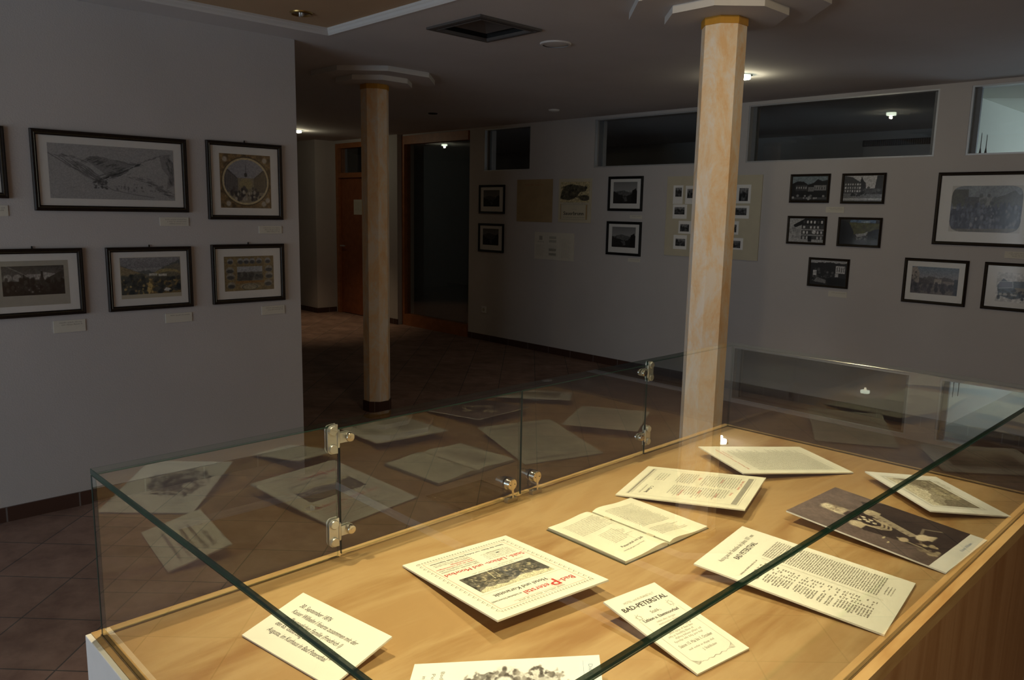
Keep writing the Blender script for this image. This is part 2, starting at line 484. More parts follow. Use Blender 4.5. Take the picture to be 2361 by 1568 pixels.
class Art:
    def __init__(s, w, h, bg, seed=1):
        s.w, s.h = w, h; s.rs = np.random.RandomState(seed)
        s.a = np.zeros((h, w, 3)) + np.array(bg if hasattr(bg, '__len__') else (bg,) * 3)
        s.X, s.Y = np.meshgrid(np.linspace(0, 1, w), np.linspace(0, 1, h)); s.asp = w / h
    def col(s, c): return np.array(c if hasattr(c, '__len__') else (c,) * 3, float)
    def put(s, mask, c, a=1.0):
        m = (np.clip(mask, 0, 1) * a)[..., None]; s.a = s.a * (1 - m) + s.col(c) * m; return s
    def pmask(s, pts):
        n = len(pts); ins = np.zeros_like(s.X, bool)
        for i in range(n):
            x0, y0 = pts[i]; x1, y1 = pts[(i + 1) % n]
            if y0 == y1: continue
            c = ((s.Y >= min(y0, y1)) & (s.Y < max(y0, y1)) & (s.X < (x1 - x0) * (s.Y - y0) / (y1 - y0) + x0))
            ins ^= c
        return ins.astype(float)
    def poly(s, pts, c, a=1.0): return s.put(s.pmask(pts), c, a)
    def rect(s, x0, x1, y0, y1, c, a=1.0): return s.put(((s.X >= x0) & (s.X <= x1) & (s.Y >= y0) & (s.Y <= y1)).astype(float), c, a)
    def ell(s, cx, cy, rx, ry, c, a=1.0, soft=0.1):
        d = np.sqrt(((s.X - cx) / rx) ** 2 + ((s.Y - cy) / ry) ** 2); return s.put(np.clip((1 - d) / soft + .5, 0, 1), c, a)
    def ring(s, cx, cy, rx, ry, w, c, a=1.0):
        d = np.abs(np.sqrt(((s.X - cx) / rx) ** 2 + ((s.Y - cy) / ry) ** 2) - 1); return s.put(np.clip((w - d) / (w * .5), 0, 1), c, a)
    def line(s, pts, c, w=0.006, a=1.0):
        m = np.zeros_like(s.X)
        for (x0, y0), (x1, y1) in zip(pts[:-1], pts[1:]):
            dx, dy = (x1 - x0) * s.asp, y1 - y0; L = dx * dx + dy * dy + 1e-9
            t = np.clip(((s.X - x0) * s.asp * dx + (s.Y - y0) * dy) / L, 0, 1)
            d = np.hypot((s.X - x0) * s.asp - t * dx, s.Y - y0 - t * dy)
            m = np.maximum(m, np.clip(1.5 - d / w, 0, 1))
        return s.put(m, c, a)
    def grad(s, y0, y1, c0, c1):
        t = np.clip((s.Y - y0) / (y1 - y0), 0, 1)[..., None]; m = ((s.Y >= y0) & (s.Y <= y1))[..., None]
        s.a = np.where(m, s.col(c0) * (1 - t) + s.col(c1) * t, s.a); return s
    def n(s, nx, ny=None): return vnoise(s.w, s.h, nx, ny or max(1, int(nx / s.asp)), s.rs)
    def fbm(s, nx, o=3):
        r = 0; a = .5; t = 0
        for i in range(o): r = r + a * s.n(nx * 2 ** i); t += a; a *= .6
        return r / t
    def mottle(s, nx, amt, mask=None, o=3):
        f = (s.fbm(nx, o) - .5) * 2 * amt
        if mask is not None: f = f * mask
        s.a = s.a * (1 + f[..., None]); return s
    def blobs(s, n, region, r, c0, c1, a=0.9, tall=1.0):
        for _ in range(n):
            x = s.rs.uniform(region[0], region[1]); y = s.rs.uniform(region[2], region[3]); t = s.rs.rand()
            c = s.col(c0) * (1 - t) + s.col(c1) * t; k = s.rs.uniform(.5, 1.2)
            s.ell(x, y, r * k / s.asp ** .5, r * k * tall * s.asp ** .5, c, a, .5)
        return s
    def ridge(s, ys, c, a=1.0, rough=.02):
        xs = np.linspace(0, 1, len(ys)); y = np.interp(s.X[0], xs, ys) + (vnoise(s.w, 1, 24, 1, s.rs)[0] - .5) * 2 * rough
        return s.put((s.Y < y[None, :]).astype(float), c, a)
    def build(s, name, w, h, parent, y=0.0, x0=None, z0=0.0, mat=None, flat=False):
        """grid mesh w x h metres; standing in the XZ plane (flat=False) or lying in XY"""
        if x0 is None: x0 = -w / 2
        gx = np.linspace(x0, x0 + w, s.w); gz = np.linspace(z0, z0 + h, s.h)
        Xg, Zg = np.meshgrid(gx, gz); N = s.w * s.h
        co = np.stack([Xg, Zg, np.full_like(Xg, y)] if flat else [Xg, np.full_like(Xg, y), Zg], -1).reshape(-1, 3)
        idx = np.arange(N).reshape(s.h, s.w)
        q = np.stack([idx[:-1, :-1], idx[:-1, 1:], idx[1:, 1:], idx[1:, :-1]], -1).reshape(-1, 4)
        me = bpy.data.meshes.new(name)
        me.vertices.add(N); me.vertices.foreach_set('co', co.ravel())
        me.loops.add(q.size); me.loops.foreach_set('vertex_index', q.ravel())
        me.polygons.add(len(q)); me.polygons.foreach_set('loop_start', np.arange(0, q.size, 4))
        me.update(calc_edges=True)
        c = np.clip(s.a, 0, 1); c = np.where(c <= .04045, c / 12.92, ((c + .055) / 1.055) ** 2.4)
        at = me.color_attributes.new('print_color', 'FLOAT_COLOR', 'POINT')
        at.data.foreach_set('color', np.concatenate([c, np.ones((s.h, s.w, 1))], -1).ravel())
        me.materials.append(mat or M['print'])
        o = bpy.data.objects.new(name, me); COL.objects.link(o)
        if parent: o.parent = parent
        return o

# ------------------------------------------------------------------ the room shell
def wall_with_holes(name, x0, x1, y0, y1, z0, z1, holes, mat, axis='x'):
    """straight wall; holes = (a0, a1, z0, z1) along its length"""
    mb = MB(); L0, L1 = (x0, x1) if axis == 'x' else (y0, y1)
    def put(a0, a1, b0, b1):
        if a1 - a0 < 1e-5 or b1 - b0 < 1e-5: return
        if axis == 'x': mb.box(a0, a1, y0, y1, b0, b1)
        else: mb.box(x0, x1, a0, a1, b0, b1)
    cur = L0
    for h in sorted(holes):
        put(cur, h[0], z0, z1); put(h[0], h[1], z0, h[2]); put(h[0], h[1], h[3], z1); cur = h[1]
    put(cur, L1, z0, z1)
    return struct(mb.build(name, mat))

YW = 0.20
WIN = [(-7.28, -6.485), (-5.54, -3.975), (-3.765, -2.20), (-1.985, -0.42)]
WZ = (2.065, 2.556)
DOOR1 = (-10.64, -9.72, 0.0, 2.54)
DOOR2 = (-8.95, -7.54, 0.0, 2.565)
holes = [(a, b, WZ[0], WZ[1]) for a, b in WIN] + [DOOR1, DOOR2]
wall_with_holes('wall_back', -13.0, 3.2, YB, YB + YW, 0, ZC + .1, holes, M['wall'])
struct(MB().box(XL - .2, XL, -3.2, 2.449, 0, ZC + .1).build('wall_left', M['wall']))
struct(MB().box(-13.0, XL - .2, 2.249, 2.449, 0, ZC + .1).build('wall_corridor', M['wall']))
struct(MB().box(-13.2, -13.0, 2.249, 9.7, 0, ZC + .1).build('wall_far_end', M['wall']))
wall_with_holes('wall_front', -4.68, 3.2, -3.4, -3.2, 0, ZC + .1, [SWIN], M['wall'])
struct(MB().box(3.0, 3.2, -3.2, YB, 0, ZC + .1).build('wall_right', M['wall']))
struct(MB().box(-13.0, -10.69, 6.13, YB, 0, ZC + .02).build('wall_projection', M['wall']), 'pale wall projecting beside the brown door')
struct(MB().box(-9.165, -8.97, 6.39, YB, 0, ZC + .02).build('wall_pier', M['wall']), 'narrow pale pier between the brown door and the dark glass door')
# rooms behind the back wall
struct(MB().box(-13.0, -2.12, 9.5, 9.7, 0, ZC + .1).build('wall_back_room', M['dark_room']))
wall_with_holes('wall_partition', -2.12, -2.04, YB + YW, 9.5, 0, ZC + .1, [(8.35, 9.2, 0, 2.1)], M['bright_room'], axis='y')  # opening added to let some daylight into the dark room
wall_with_holes('wall_side_room', -2.12, 3.2, 9.5, 9.7, 0, ZC + .1, [(-1.1, 1.8, .75, 2.45)], M['bright_room'])
struct(MB().box(3.0, 3.2, YB + YW, 9.5, 0, ZC + .1).build('wall_side_room_right', M['bright_room']))

struct(MB().box(-13.2, 3.2, -3.4, 9.7, -.1, 0).build('floor', M['floor']))
# ceiling with the square recess over the exhibition area
RX, RY = -4.215, 2.525
cb = MB()
cb.box(-13.2, RX, -3.4, 9.7, ZC, ZC + .12)
VX0, VX1, VY0, VY1 = -3.40 - .185, -3.40 + .185, 3.005 - .185, 3.005 + .185     # opening of the air vent
cb.box(RX, VX0, RY, YB + .02, ZC, ZC + .12); cb.box(VX1, 3.2, RY, YB + .02, ZC, ZC + .12)
cb.box(VX0, VX1, RY, VY0, ZC, ZC + .12); cb.box(VX0, VX1, VY1, YB + .02, ZC, ZC + .12)
cb.box(RX, 3.2, YB + .02, 9.7, ZC, ZC + .12)
struct(cb.build('ceiling', M['ceiling']))
struct(MB().box(RX, 3.2, -3.4, RY, ZC + .035, ZC + .12).build('ceiling_recess', M['ceiling_beige']), 'beige recessed ceiling field above the showcase')
cn = MB()
prof = [(0, -0.004), (0.006, -0.004), (0.014, 0.006), (0.016, 0.018), (0.022, 0.024), (0.022, 0.036), (0, 0.036)]
for (ax_, L0, L1) in (('x', RX, 3.0), ('y', -3.2, RY)):
    vs = []
    for L in (L0, L1):
        for (a, b) in prof:
            vs.append((L, RY - a, ZC + b) if ax_ == 'x' else (RX + a, L, ZC + b))
    n = len(prof)
    cn.add(vs, [tuple(range(n)), tuple(range(2 * n - 1, n - 1, -1))] + [(i, n + i, n + (i + 1) % n, (i + 1) % n) for i in range(n)])
struct(cn.build('trim_1', M['cornice']), 'pale cornice moulding around the recessed ceiling field')
# sloping soffit in the bright side room
sf = MB(); sf.add([(-2.04, YB + YW, 2.585), (-2.04, 9.5, 2.585), (3.0, 9.5, 2.585), (3.0, YB + YW, 2.585),
                   (-2.04, 6.9, 2.52), (-2.04, 9.5, 2.52), (3.0, 9.5, 2.30), (3.0, 8.9, 2.30)],
                  [(0, 1, 2, 3), (4, 7, 6, 5), (0, 3, 7, 4), (1, 5, 6, 2), (0, 4, 5, 1), (3, 2, 6, 7)])
struct(sf.build('trim_2', M['bright_room']), 'sloping soffit in the bright room behind the rightmost transom window')

# skirtings
SK = .075
struct(MB().box(XL, XL + .012, -3.2, 2.449, 0, SK).build('baseboard_left', M['skirting']))
b = MB()
for a0, a1 in ((DOOR2[1] + .015, 3.0), (DOOR1[1] + .01, -9.165)):
    b.box(a0, a1, YB - .012, YB, 0, SK)
b.box(-9.177, -8.96, 6.378, 6.39, 0, SK); b.box(-13, -10.678, 6.118, 6.13, 0, SK); b.box(-10.69, -10.678, 6.13, YB, 0, SK)
struct(b.build('baseboard_back', M['skirting']))
struct(MB().box(-13.0, XL, 2.449, 2.461, 0, SK).build('baseboard_corridor', M['skirting']))

# south window (daylight source behind the photographer)
w5 = MB(); x0, x1, z0, z1 = SWIN
for a0, a1, b0, b1 in ((x0, x1, z0, z0 + .06), (x0, x1, z1 - .06, z1), (x0, x0 + .06, z0, z1), (x1 - .06, x1, z0, z1), ((x0 + x1) / 2 - .04, (x0 + x1) / 2 + .04, z0, z1)):
    w5.box(a0, a1, -3.34, -3.27, b0, b1)
struct(w5.build('window_5', M['laminate']), 'large window in the wall behind the viewer')
w6 = MB()
for a0, a1, b0, b1 in ((-1.1, 1.8, .75, .81), (-1.1, 1.8, 2.39, 2.45), (-1.1, -1.04, .75, 2.45), (1.74, 1.8, .75, 2.45)):
    w6.box(a0, a1, 9.57, 9.64, b0, b1)
struct(w6.build('window_6', M['laminate']), 'window of the side room')

# transom windows
for i, (a0, a1) in enumerate(WIN):
    z0, z1 = WZ; yf = YB + .045
    fr = MB(); t = .028
    fr.box(a0, a1, YB + .004, yf + .05, z0, z0 + .012); fr.box(a0, a1, YB + .004, yf + .05, z1 - .012, z1)
    fr.box(a0, a0 + .014, YB + .004, yf + .05, z0 + .012, z1 - .012); fr.box(a1 - .014, a1, YB + .004, yf + .05, z0 + .012, z1 - .012)
    w = struct(fr.build('window_%d' % (i + 1), M['alu']), ['small transom window, leftmost over the two little black frames', 'wide transom window left of the near column',
              'wide dark transom window right of the near column', 'bright transom window at the right edge of the photo'][i])
    gk = MB()
    gk.box(a0 + .014, a0 + .05, yf + .012, yf + .04, z0 + .012, z1 - .012); gk.box(a1 - .05, a1 - .014, yf + .012, yf + .04, z0 + .012, z1 - .012)
    gk.build('window_frame', M['alu_dark'], w)
    MB().box(a0 + .03, a1 - .03, yf + .020, yf + .026, z0 + .012, z1 - .012).build('window_pane', M['glass_win'], w)

# brown door with a glazed light above, left of the far column
d1 = MB(); x0, x1 = DOOR1[0], DOOR1[1]
for a in ((x0, x0 + .07, 0, 2.54), (x1 - .07, x1, 0, 2.54), (x0 + .07, x1 - .07, 2.47, 2.54), (x0 + .07, x1 - .07, 2.04, 2.11)):
    d1.box(a[0], a[1], YB - .01, YB + .12, a[2], a[3])
door1 = struct(d1.build('door_1', M['doorwood2']), 'brown wooden door with a glazed light above it')
lf = MB().box(x0 + .07, x1 - .07, YB + .03, YB + .07, .01, 2.04).build('door_leaf', M['doorwood'], door1)
MB().box(x0 + .07, x1 - .07, YB + .045, YB + .051, 2.11, 2.47).build('door_pane', M['glass_win'], door1)
hd = MB(); hd.lathe([(.009, 0), (.009, .05)], 12, mtx=Matrix.Translation((x0 + .13, YB + .03, 1.03)) @ Matrix.Rotation(math.pi / 2, 4, 'X'))
hd.box(x0 + .125, x0 + .25, YB - .03, YB - .015, 1.02, 1.04); hd.build('door_handle', M['steel'], lf)
sg = MB().box(-10.205, -9.97, YB + .026, YB + .0295, 1.50, 1.72).build('paper_notice', M['caption'])
tag(sg, 'small pale paper notice stuck on the brown door', 'notice')
sh = Sheet(0); sh.block(-.10, .10, -.06, .08, .016, 'ink_pale'); sh.build(sg, 'notice_text', Matrix.Translation((-10.0875, YB + .0255, 1.61)) @ Matrix.Rotation(math.pi / 2, 4, 'X'))

# dark glazed door unit, left end of the picture wall
d2 = MB(); x0, x1, zt2 = DOOR2[0], DOOR2[1], DOOR2[3]
d2.box(x0, x0 + .055, YB - .005, YB + .10, 0, zt2); d2.box(x1 - .03, x1, YB + .03, YB + .10, 0, zt2)
d2.box(x0 + .055, x1 - .03, YB - .005, YB + .10, 2.455, zt2); d2.box(x0 + .055, x1 - .03, YB - .005, YB + .10, 0, .155)
door2 = struct(d2.build('door_2', M['doorwood2']), 'dark glass door unit in an orange-brown wooden frame')
MB().box(x0 + .055, x1 - .03, YB + .045, YB + .052, .155, 2.455).build('door_pane', M['glass_win'], door2)
MB().box(x0 - .1, x1 + .1, YB + .22, YB + .25, 0, ZC).build('door_dark_backing', M['dark_panel'], door2)  # sheet added to give the dark space behind the glass its tone

# ------------------------------------------------------------------ columns and ceiling roundels
def octo(cx, cy, r, phase=math.pi / 8):
    R = r / math.cos(math.pi / 8)
    return [(cx + R * math.cos(phase + i * math.pi / 4), cy + R * math.sin(phase + i * math.pi / 4)) for i in range(8)]
for (cx, cy, lab) in ((-2.165, 3.44, 'near octagonal marbled peach column standing behind the showcase'), (-5.20, 3.50, 'far octagonal marbled peach column in front of the brown door')):
    zs = 2.515
    c = thing('column', lab, 'column', (cx, cy, 0))
    MB().prism(octo(0, 0, .098), .085, zs - .035).build('shaft', M['column'], c)
    MB().prism(octo(0, 0, .106), 0, .085).build('base', M['skirting'], c)
    MB().prism(octo(0, 0, .102), zs - .035, zs).build('capital_band', M['ochre'], c)
    r = MB(); r.prism(octo(cx, cy, .435), zs + .035, ZC + .01); r.prism(octo(cx, cy, .268), zs, zs + .035)
    r = r.build('trim_%d' % (3 if cx > -3 else 4), [M['ceiling'], M['cornice']])
    for f in r.data.polygons: f.material_index = 0 if abs(f.normal.z) > .5 else 1  # sides coloured slightly paler, standing in for the light they catch
    struct(r, 'stepped octagonal ceiling plaster rose around the ' + ('near column' if cx > -3 else 'far column'))

# ------------------------------------------------------------------ ceiling fittings
def spot_aim(loc): return (loc[0], loc[1], 0)
def lit_downlight(x, y, z, label, power, group='lit ceiling downlights'):
    t = thing('ceiling_downlight', label, 'ceiling lamp', (x, y, z), 0, group)
    MB().lathe([(.040, -.030), (.043, -.028), (.043, -.004), (.040, -.002)], 20).build('lamp_glass', M['lampglass'], t, smooth=True)
    MB().lathe([(.014, -.0318), (.018, -.0310), (.018, -.0298), (.012, -.0290)], 14).build('bulb', M['bulb'], t, smooth=True)
    MB().lathe([(.045, -.006), (.056, -.004), (.056, 0.0), (.045, 0.001)], 24).build('trim_ring', M['chrome'], t, smooth=True)
    add_light('downlight_beam', 'SPOT', (x, y, z - .05), power, (1, .72, .42), .02, (x, y, 0), math.radians(75), blend=.8)
    add_light('downlight_glow', 'POINT', (x, y, z - .048), 3.0, (1, .88, .6), .012)
    return t
lit_downlight(-3.085, 5.20, ZC, 'glowing halogen downlight in the ceiling beside the near column', 26)
lit_downlight(-9.62, 5.28, ZC, 'glowing halogen downlight far back in the corridor ceiling', 45)
t = thing('ceiling_downlight', 'small unlit downlight in the dark ceiling above the far corridor', 'ceiling lamp', (-6.69, 5.22, ZC))
MB().lathe([(.030, -.012), (.046, -.010), (.050, 0)], 20).build('trim_ring', M['black'], t, smooth=True)
t = thing('smoke_detector', 'small white detector on the ceiling in front of the transom windows', 'detector', (-5.49, 5.78, ZC))
MB().lathe([(.028, -.022), (.050, -.014), (.058, 0)], 20).build('housing', M['plastic'], t, smooth=True)
t = thing('ceiling_speaker', 'flat round white ceiling speaker right of the square vent', 'speaker', (-3.375, 3.55, ZC))
MB().lathe([(.070, -.007), (.075, -.006), (.076, 0)], 28).build('grille', M['plastic'], t, smooth=True)
MB().lathe([(.077, -.010), (.090, -.008), (.094, 0)], 28, cap=False).build('trim_ring', M['ceiling'], t, smooth=True)
# recessed brass spot, switched off
t = thing('recessed_spotlight', 'unlit brass-rimmed spotlight in the beige ceiling field', 'ceiling lamp', (-3.99, 2.225, ZC + .035))
MB().lathe([(.040, -.004), (.052, -.010), (.060, -.006), (.062, 0)], 28, cap=False).build('trim_ring', M['brass'], t, smooth=True)
MB().lathe([(.040, .0), (.041, -.004)], 24).build('reflector', M['chrome'], t, smooth=True)
bb = MB()
for dx in (-.012, .012): bb.lathe([(.004, -.020), (.008, -.016), (.008, -.004)], 12, mtx=Matrix.Translation((dx, 0, 0)))
bb.build('bulb', M['steel'], t, smooth=True)
# spots above the showcase (outside the photograph's frame, they light the case)
for k, (p, e) in enumerate(CASE_SPOTS):
    if p[1] > 1.5:        # extra spot added beside each of the two nearest, to warm the columns
        add_light('column_fill_spot', 'SPOT', (p[0] - .05, p[1] + .25, p[2] - .03), (26 if p[0] < -1 else 24), (1.0, .76, .44), .022, (p[0] - 1.1, p[1] + 2.3, .6), math.radians(135), blend=1.0)
    add_light('showcase_spot', 'SPOT', (p[0], p[1], p[2] - .03), e * 1.13, WARM, .015, (-.77 + (p[0] + .67) * .35, 1.15 + (p[1] - 1.15) * .55, ZT), math.radians(92), blend=1.0)
# square air vent
t = thing('air_vent', 'square dark four-way ceiling air vent set in the plain ceiling', 'vent', (-3.40, 3.005, ZC))
v = MB(); R = .225
def ringquad(mb, r0, z0, r1, z1, mi=0):
    P = [(-1, -1), (1, -1), (1, 1), (-1, 1)]
    for i in range(4):
        a, b2 = P[i], P[(i + 1) % 4]
        mb.quad((a[0] * r0, a[1] * r0, z0), (b2[0] * r0, b2[1] * r0, z0), (b2[0] * r1, b2[1] * r1, z1), (a[0] * r1, a[1] * r1, z1), mi)
ringquad(v, R, 0, R, -.012); ringquad(v, R, -.012, R - .022, -.014); ringquad(v, R - .022, -.014, R - .030, -.002)
ringquad(v, R - .034, -.012, R - .044, -.016); ringquad(v, R - .044, -.016, R - .05, -.002)
v.build('vent_frame', M['vent'], t)
v = MB(); ringquad(v, .184, -.001, .184, .118); v.add([(-.184, -.184, .118), (.184, -.184, .118), (.184, .184, .118), (-.184, .184, .118)], [(0, 3, 2, 1)])
v.build('vent_duct', M['vent_dark'], t)
v = MB(); v.add([(-.135, -.135, .012), (.135, -.135, .012), (.135, .135, .012), (-.135, .135, .012), (0, 0, .075), (0, 0, .080)],
                [(0, 1, 4), (1, 2, 4), (2, 3, 4), (3, 0, 4), (1, 0, 5), (2, 1, 5), (3, 2, 5), (0, 3, 5)])
v.build('deflector', M['vent'], t)

# wall socket
t = thing('power_socket', 'white power socket low on the back wall by the glass door', 'socket', (-7.235, YB, .385))
beveled(MB().box(-.042, .042, -.010, 0, -.042, .042), 'cover_plate', M['plastic'], t, .004)
MB().lathe([(.020, 0), (.020, .0015)], 20, mtx=Matrix.Translation((0, -.0103, 0)) @ Matrix.Rotation(math.pi / 2, 4, 'X')).build('socket_recess', M['ink_pale'], t)

# ------------------------------------------------------------------ things in the rooms behind
for k, (x, h, lab) in enumerate(((-1.982, .17, 'left of two thin black rods behind the bright transom window'), (-1.945, .155, 'right of two thin black rods behind the bright transom window'))):
    t = thing('slim_rod', lab, 'rod', (x + .02, YB + YW + .05, WZ[0] - .1), 0, 'thin black rods behind the bright transom window')
    MB().lathe([(.009, 0), (.009, .13), (.006, .15), (.0028, .17), (.0022, .10 + h), (.001, .11 + h)], 10).build('rod', M['black'], t, smooth=True)
    MB().lathe([(.016, -.015), (.016, 0), (.010, .005)], 12).build('foot', M['black'], t, smooth=True)
sb = MB().box(-2.04, -1.5, YB + YW, YB + YW + .14, WZ[0] - .155, WZ[0] - .115).build('wall_shelf', M['laminate'])
tag(sb, 'narrow white shelf carrying the two thin black rods', 'shelf')
t = thing('wall_grille', 'long dark slotted grille on the rear wall seen through the dark transom window', 'grille', (-3.55, 9.5, 2.455))
g = MB().box(-.47, .47, -.02, 0, -.035, .035); g.build('grille_frame', M['slot'], t)
g = MB()
for i in range(40): g.box(-.46 + i * .0235, -.448 + i * .0235, -.026, -.02, -.030, .030)
g.build('grille_slats', M['vent'], t)
mbm = MB().box(-.06, .06, -.75, .75, -.05, 0)
o = mbm.build('strip_light', M['laminate'], None, loc=(-2.35, 8.0, ZC)); tag(o, 'unlit white strip lamp on the ceiling of the dark room behind the transom', 'ceiling lamp')
o.rotation_euler = (0, 0, math.radians(14))
t = thing('potted_plant', 'black silhouette of a leafy plant low in the dark transom window', 'plant', (-4.45, 8.0, 0))
MB().lathe([(.14, 0), (.18, .34), (.19, .36)], 18).build('pot', M['slot'], t, smooth=True)
MB().lathe([(.018, .34), (.012, 1.75)], 8).build('stem', M['leaf'], t)
lv = MB(); rr = random.Random(3)
for i in range(46):
    a = rr.random() * 6.28; tl = rr.uniform(-.2, .9); L = rr.uniform(.16, .30)
    d = Vector((math.cos(a) * math.cos(tl), math.sin(a) * math.cos(tl), math.sin(tl))); sd = d.cross(Vector((0, 0, 1))).normalized() * L * .22
    p0 = Vector((0, 0, rr.uniform(1.45, 1.95))) + d * .03; m1 = p0 + d * L * .5; p1 = p0 + d * L - Vector((0, 0, L * .12)); up = Vector((0, 0, .006))
    lv.add([p0, m1 + sd, p1, m1 - sd, m1 + up], [(0, 1, 4), (1, 2, 4), (2, 3, 4), (3, 0, 4)])
lv.build('leaves', M['leaf'], t)

# ------------------------------------------------------------------ pictures on the walls
def wall_mtx(wall, a, z):
    if wall == 'L': return Matrix.Translation((XL, a, z)) @ Matrix.Rotation(math.pi / 2, 4, 'Z')
    return Matrix.Translation((a, YB, z))

def bars(mb, W, H, fw, prof, mi=0):
    """mitred frame; prof = (inset, depth) pairs from the outer back edge to the inner back edge"""
    C = [(-W / 2, 0, 1, 1), (W / 2, 0, -1, 1), (W / 2, H, -1, -1), (-W / 2, H, 1, -1)]
    n = len(prof)
    for i in range(4):
        a, b = C[i], C[(i + 1) % 4]; vs = []
        for c in (a, b):
            for t, d in prof: vs.append((c[0] + c[2] * t, -d, c[1] + c[3] * t))
        mb.add(vs, [(k, (k + 1) % n, n + (k + 1) % n, n + k) for k in range(n)], mi)
    return mb

def framed(wall, a0, a1, z0, z1, label, art, m=(.15, .85, .18, .82), fw=.022, wood='framewood', paper=None, photo=False, group=None, fillet=True, name='framed_picture', hook=False):
    W, H = a1 - a0, z1 - z0
    t = thing(name, label, 'picture', group=group, mtx=wall_mtx(wall, (a0 + a1) / 2, z0))
    D = .020
    mb = MB(); bars(mb, W, H, fw, [(0, .001), (0, D * .8), (fw * .22, D), (fw * .55, D * .86), (fw * .74, D * .94), (fw * .86, D * .62), (fw, D * .55), (fw, .001)])
    f = mb.build('frame', M[wood], t)
    if fillet:
        bars(MB(), W, H, fw, [(fw * .58, D * .87), (fw * .66, D * .98), (fw * .72, D * .95)]).build('fillet', M['framegold'], f)
    MB().box(-W / 2 + fw * .6, W / 2 - fw * .6, -.0065, -.0015, fw * .6, H - fw * .6).build('mount', M['mount'], t)
    if paper:
        MB().box(-W / 2 + paper[0] * W, -W / 2 + paper[1] * W, -.0070, -.0065, paper[2] * H, paper[3] * H).build('print_paper', M[paper[4]], t)
    if art is not None:
        w, h = (m[1] - m[0]) * W, (m[3] - m[2]) * H
        art.build('print', w, h, t, y=-.0074, x0=-W / 2 + m[0] * W, z0=m[2] * H, mat=M['photo'] if photo else M['print'])
    MB().box(-W / 2 + fw * .9, W / 2 - fw * .9, -.0105, -.0090, fw * .9, H - fw * .9).build('picture_glass', M['glass_pic'], t)
    if hook:
        MB().lathe([(.0035, 0), (.0035, .012), (.001, .014)], 8, mtx=Matrix.Translation((0, -.006, H - .001))).build('hanging_loop', M['frameblack'], t)
    return t

def caption(wall, a0, a1, z0, z1, label, lines=3, right=True):
    W, H = a1 - a0, z1 - z0
    o = thing('caption_card', label, 'caption card', group=None, mtx=wall_mtx(wall, (a0 + a1) / 2, z0))
    MB().box(-W / 2, W / 2, -.004, 0, 0, H).build('card', M['caption'], o)
    sh = Sheet(0); sh.rnd = random.Random(int((a0 + 20) * 1000))
    for i in range(lines):
        x0 = -W / 2 + W * (.18 + .14 * ((i * 7) % 3) * .5)
        sh.words(x0 if right else -W / 2 + .01, W / 2 - .012, H - .014 - i * .0115, .0062, 'ink_grey')
    sh.build(o, 'caption_text', Matrix.Translation((0, -.0042, 0)) @ Matrix.Rotation(math.pi / 2, 4, 'X'))
    return o

# --- artwork painters
def art_valley():
    A = Art(300, 128, .66, 11)
    A.poly([(.27, .74), (.33, .80), (.45, .74), (.60, .70), (.70, .68), (.56, .50), (.44, .42), (.40, .52)], .44, .55)
    A.poly([(.88, .84), (.95, .90), (1, .74), (1, .30), (.93, .22), (.95, .48), (.90, .62)], .44, .45)
    A.poly([(.50, .50), (.70, .70), (.88, .86), (.9, .6), (.7, .40)], .70, .5)
    rs = A.rs
    def hatch(n, box, d, L, c0, c1, w=.006, a=.55):
        for _ in range(n):
            x = rs.uniform(box[0], box[1]); y = rs.uniform(box[2], box[3]); k = rs.uniform(.5, 1.2); t = rs.rand()
            A.line([(x, y), (x + d[0] * L * k, y + d[1] * L * k + rs.uniform(-.02, .02))], c0 * (1 - t) + c1 * t, w, a)
    def along(pts, n, spread, d, L, c0, c1, w=.006, a=.55):
        pts = np.array(pts)
        for _ in range(n):
            q = rs.uniform(0, len(pts) - 1.001); i = int(q); p = pts[i] * (1 - q + i) + pts[i + 1] * (q - i)
            x, y = p + rs.uniform(-spread, spread, 2); t = rs.rand()
            A.line([(x, y), (x + d[0] * L, y + d[1] * L)], c0 * (1 - t) + c1 * t, w, a)
    A.line([(0, .82), (.10, .68), (.22, .52), (.36, .34)], .34, .007, .7); A.line([(.36, .34), (.48, .18), (.66, .10), (.82, .05)], .42, .008, .6)
    along([(.05, .80), (.16, .78), (.26, .70), (.33, .80), (.45, .76), (.58, .72), (.70, .68)], 60, .02, (.04, -.03), 1, .30, .5)
    along([(.12, .74), (.22, .60), (.30, .48), (.38, .38)], 90, .05, (.045, -.07), 1, .28, .52)
    along([(.33, .70), (.45, .62), (.56, .52), (.48, .44), (.40, .40)], 110, .05, (.03, .03), 1, .20, .42)
    along([(.70, .68), (.60, .56), (.50, .46), (.40, .38)], 40, .012, (.02, .02), 1, .16, .3, .008)
    along([(.70, .70), (.80, .79), (.90, .87), (.96, .88)], 34, .015, (.02, .02), 1, .36, .55)
    along([(.93, .86), (.97, .70), (.99, .50), (.97, .34)], 80, .03, (.012, -.06), 1, .24, .45)
    along([(.62, .42), (.74, .40), (.82, .28), (.90, .18), (.97, .08)], 80, .035, (.03, -.02), 1, .26, .5)
    A.blobs(46, (.33, .44, .20, .38), .016, .20, .40, .6, .7); A.blobs(46, (.5, .9, .14, .30), .012, .32, .58, .55)
    hatch(24, (.05, .35, .1, .4), (.05, -.02), 1, .55, .62, .005, .5); A.line([(.42, .93), (.60, .92)], .55, .004, .6)
    A.mottle(150, .07, None, 1)
    return A
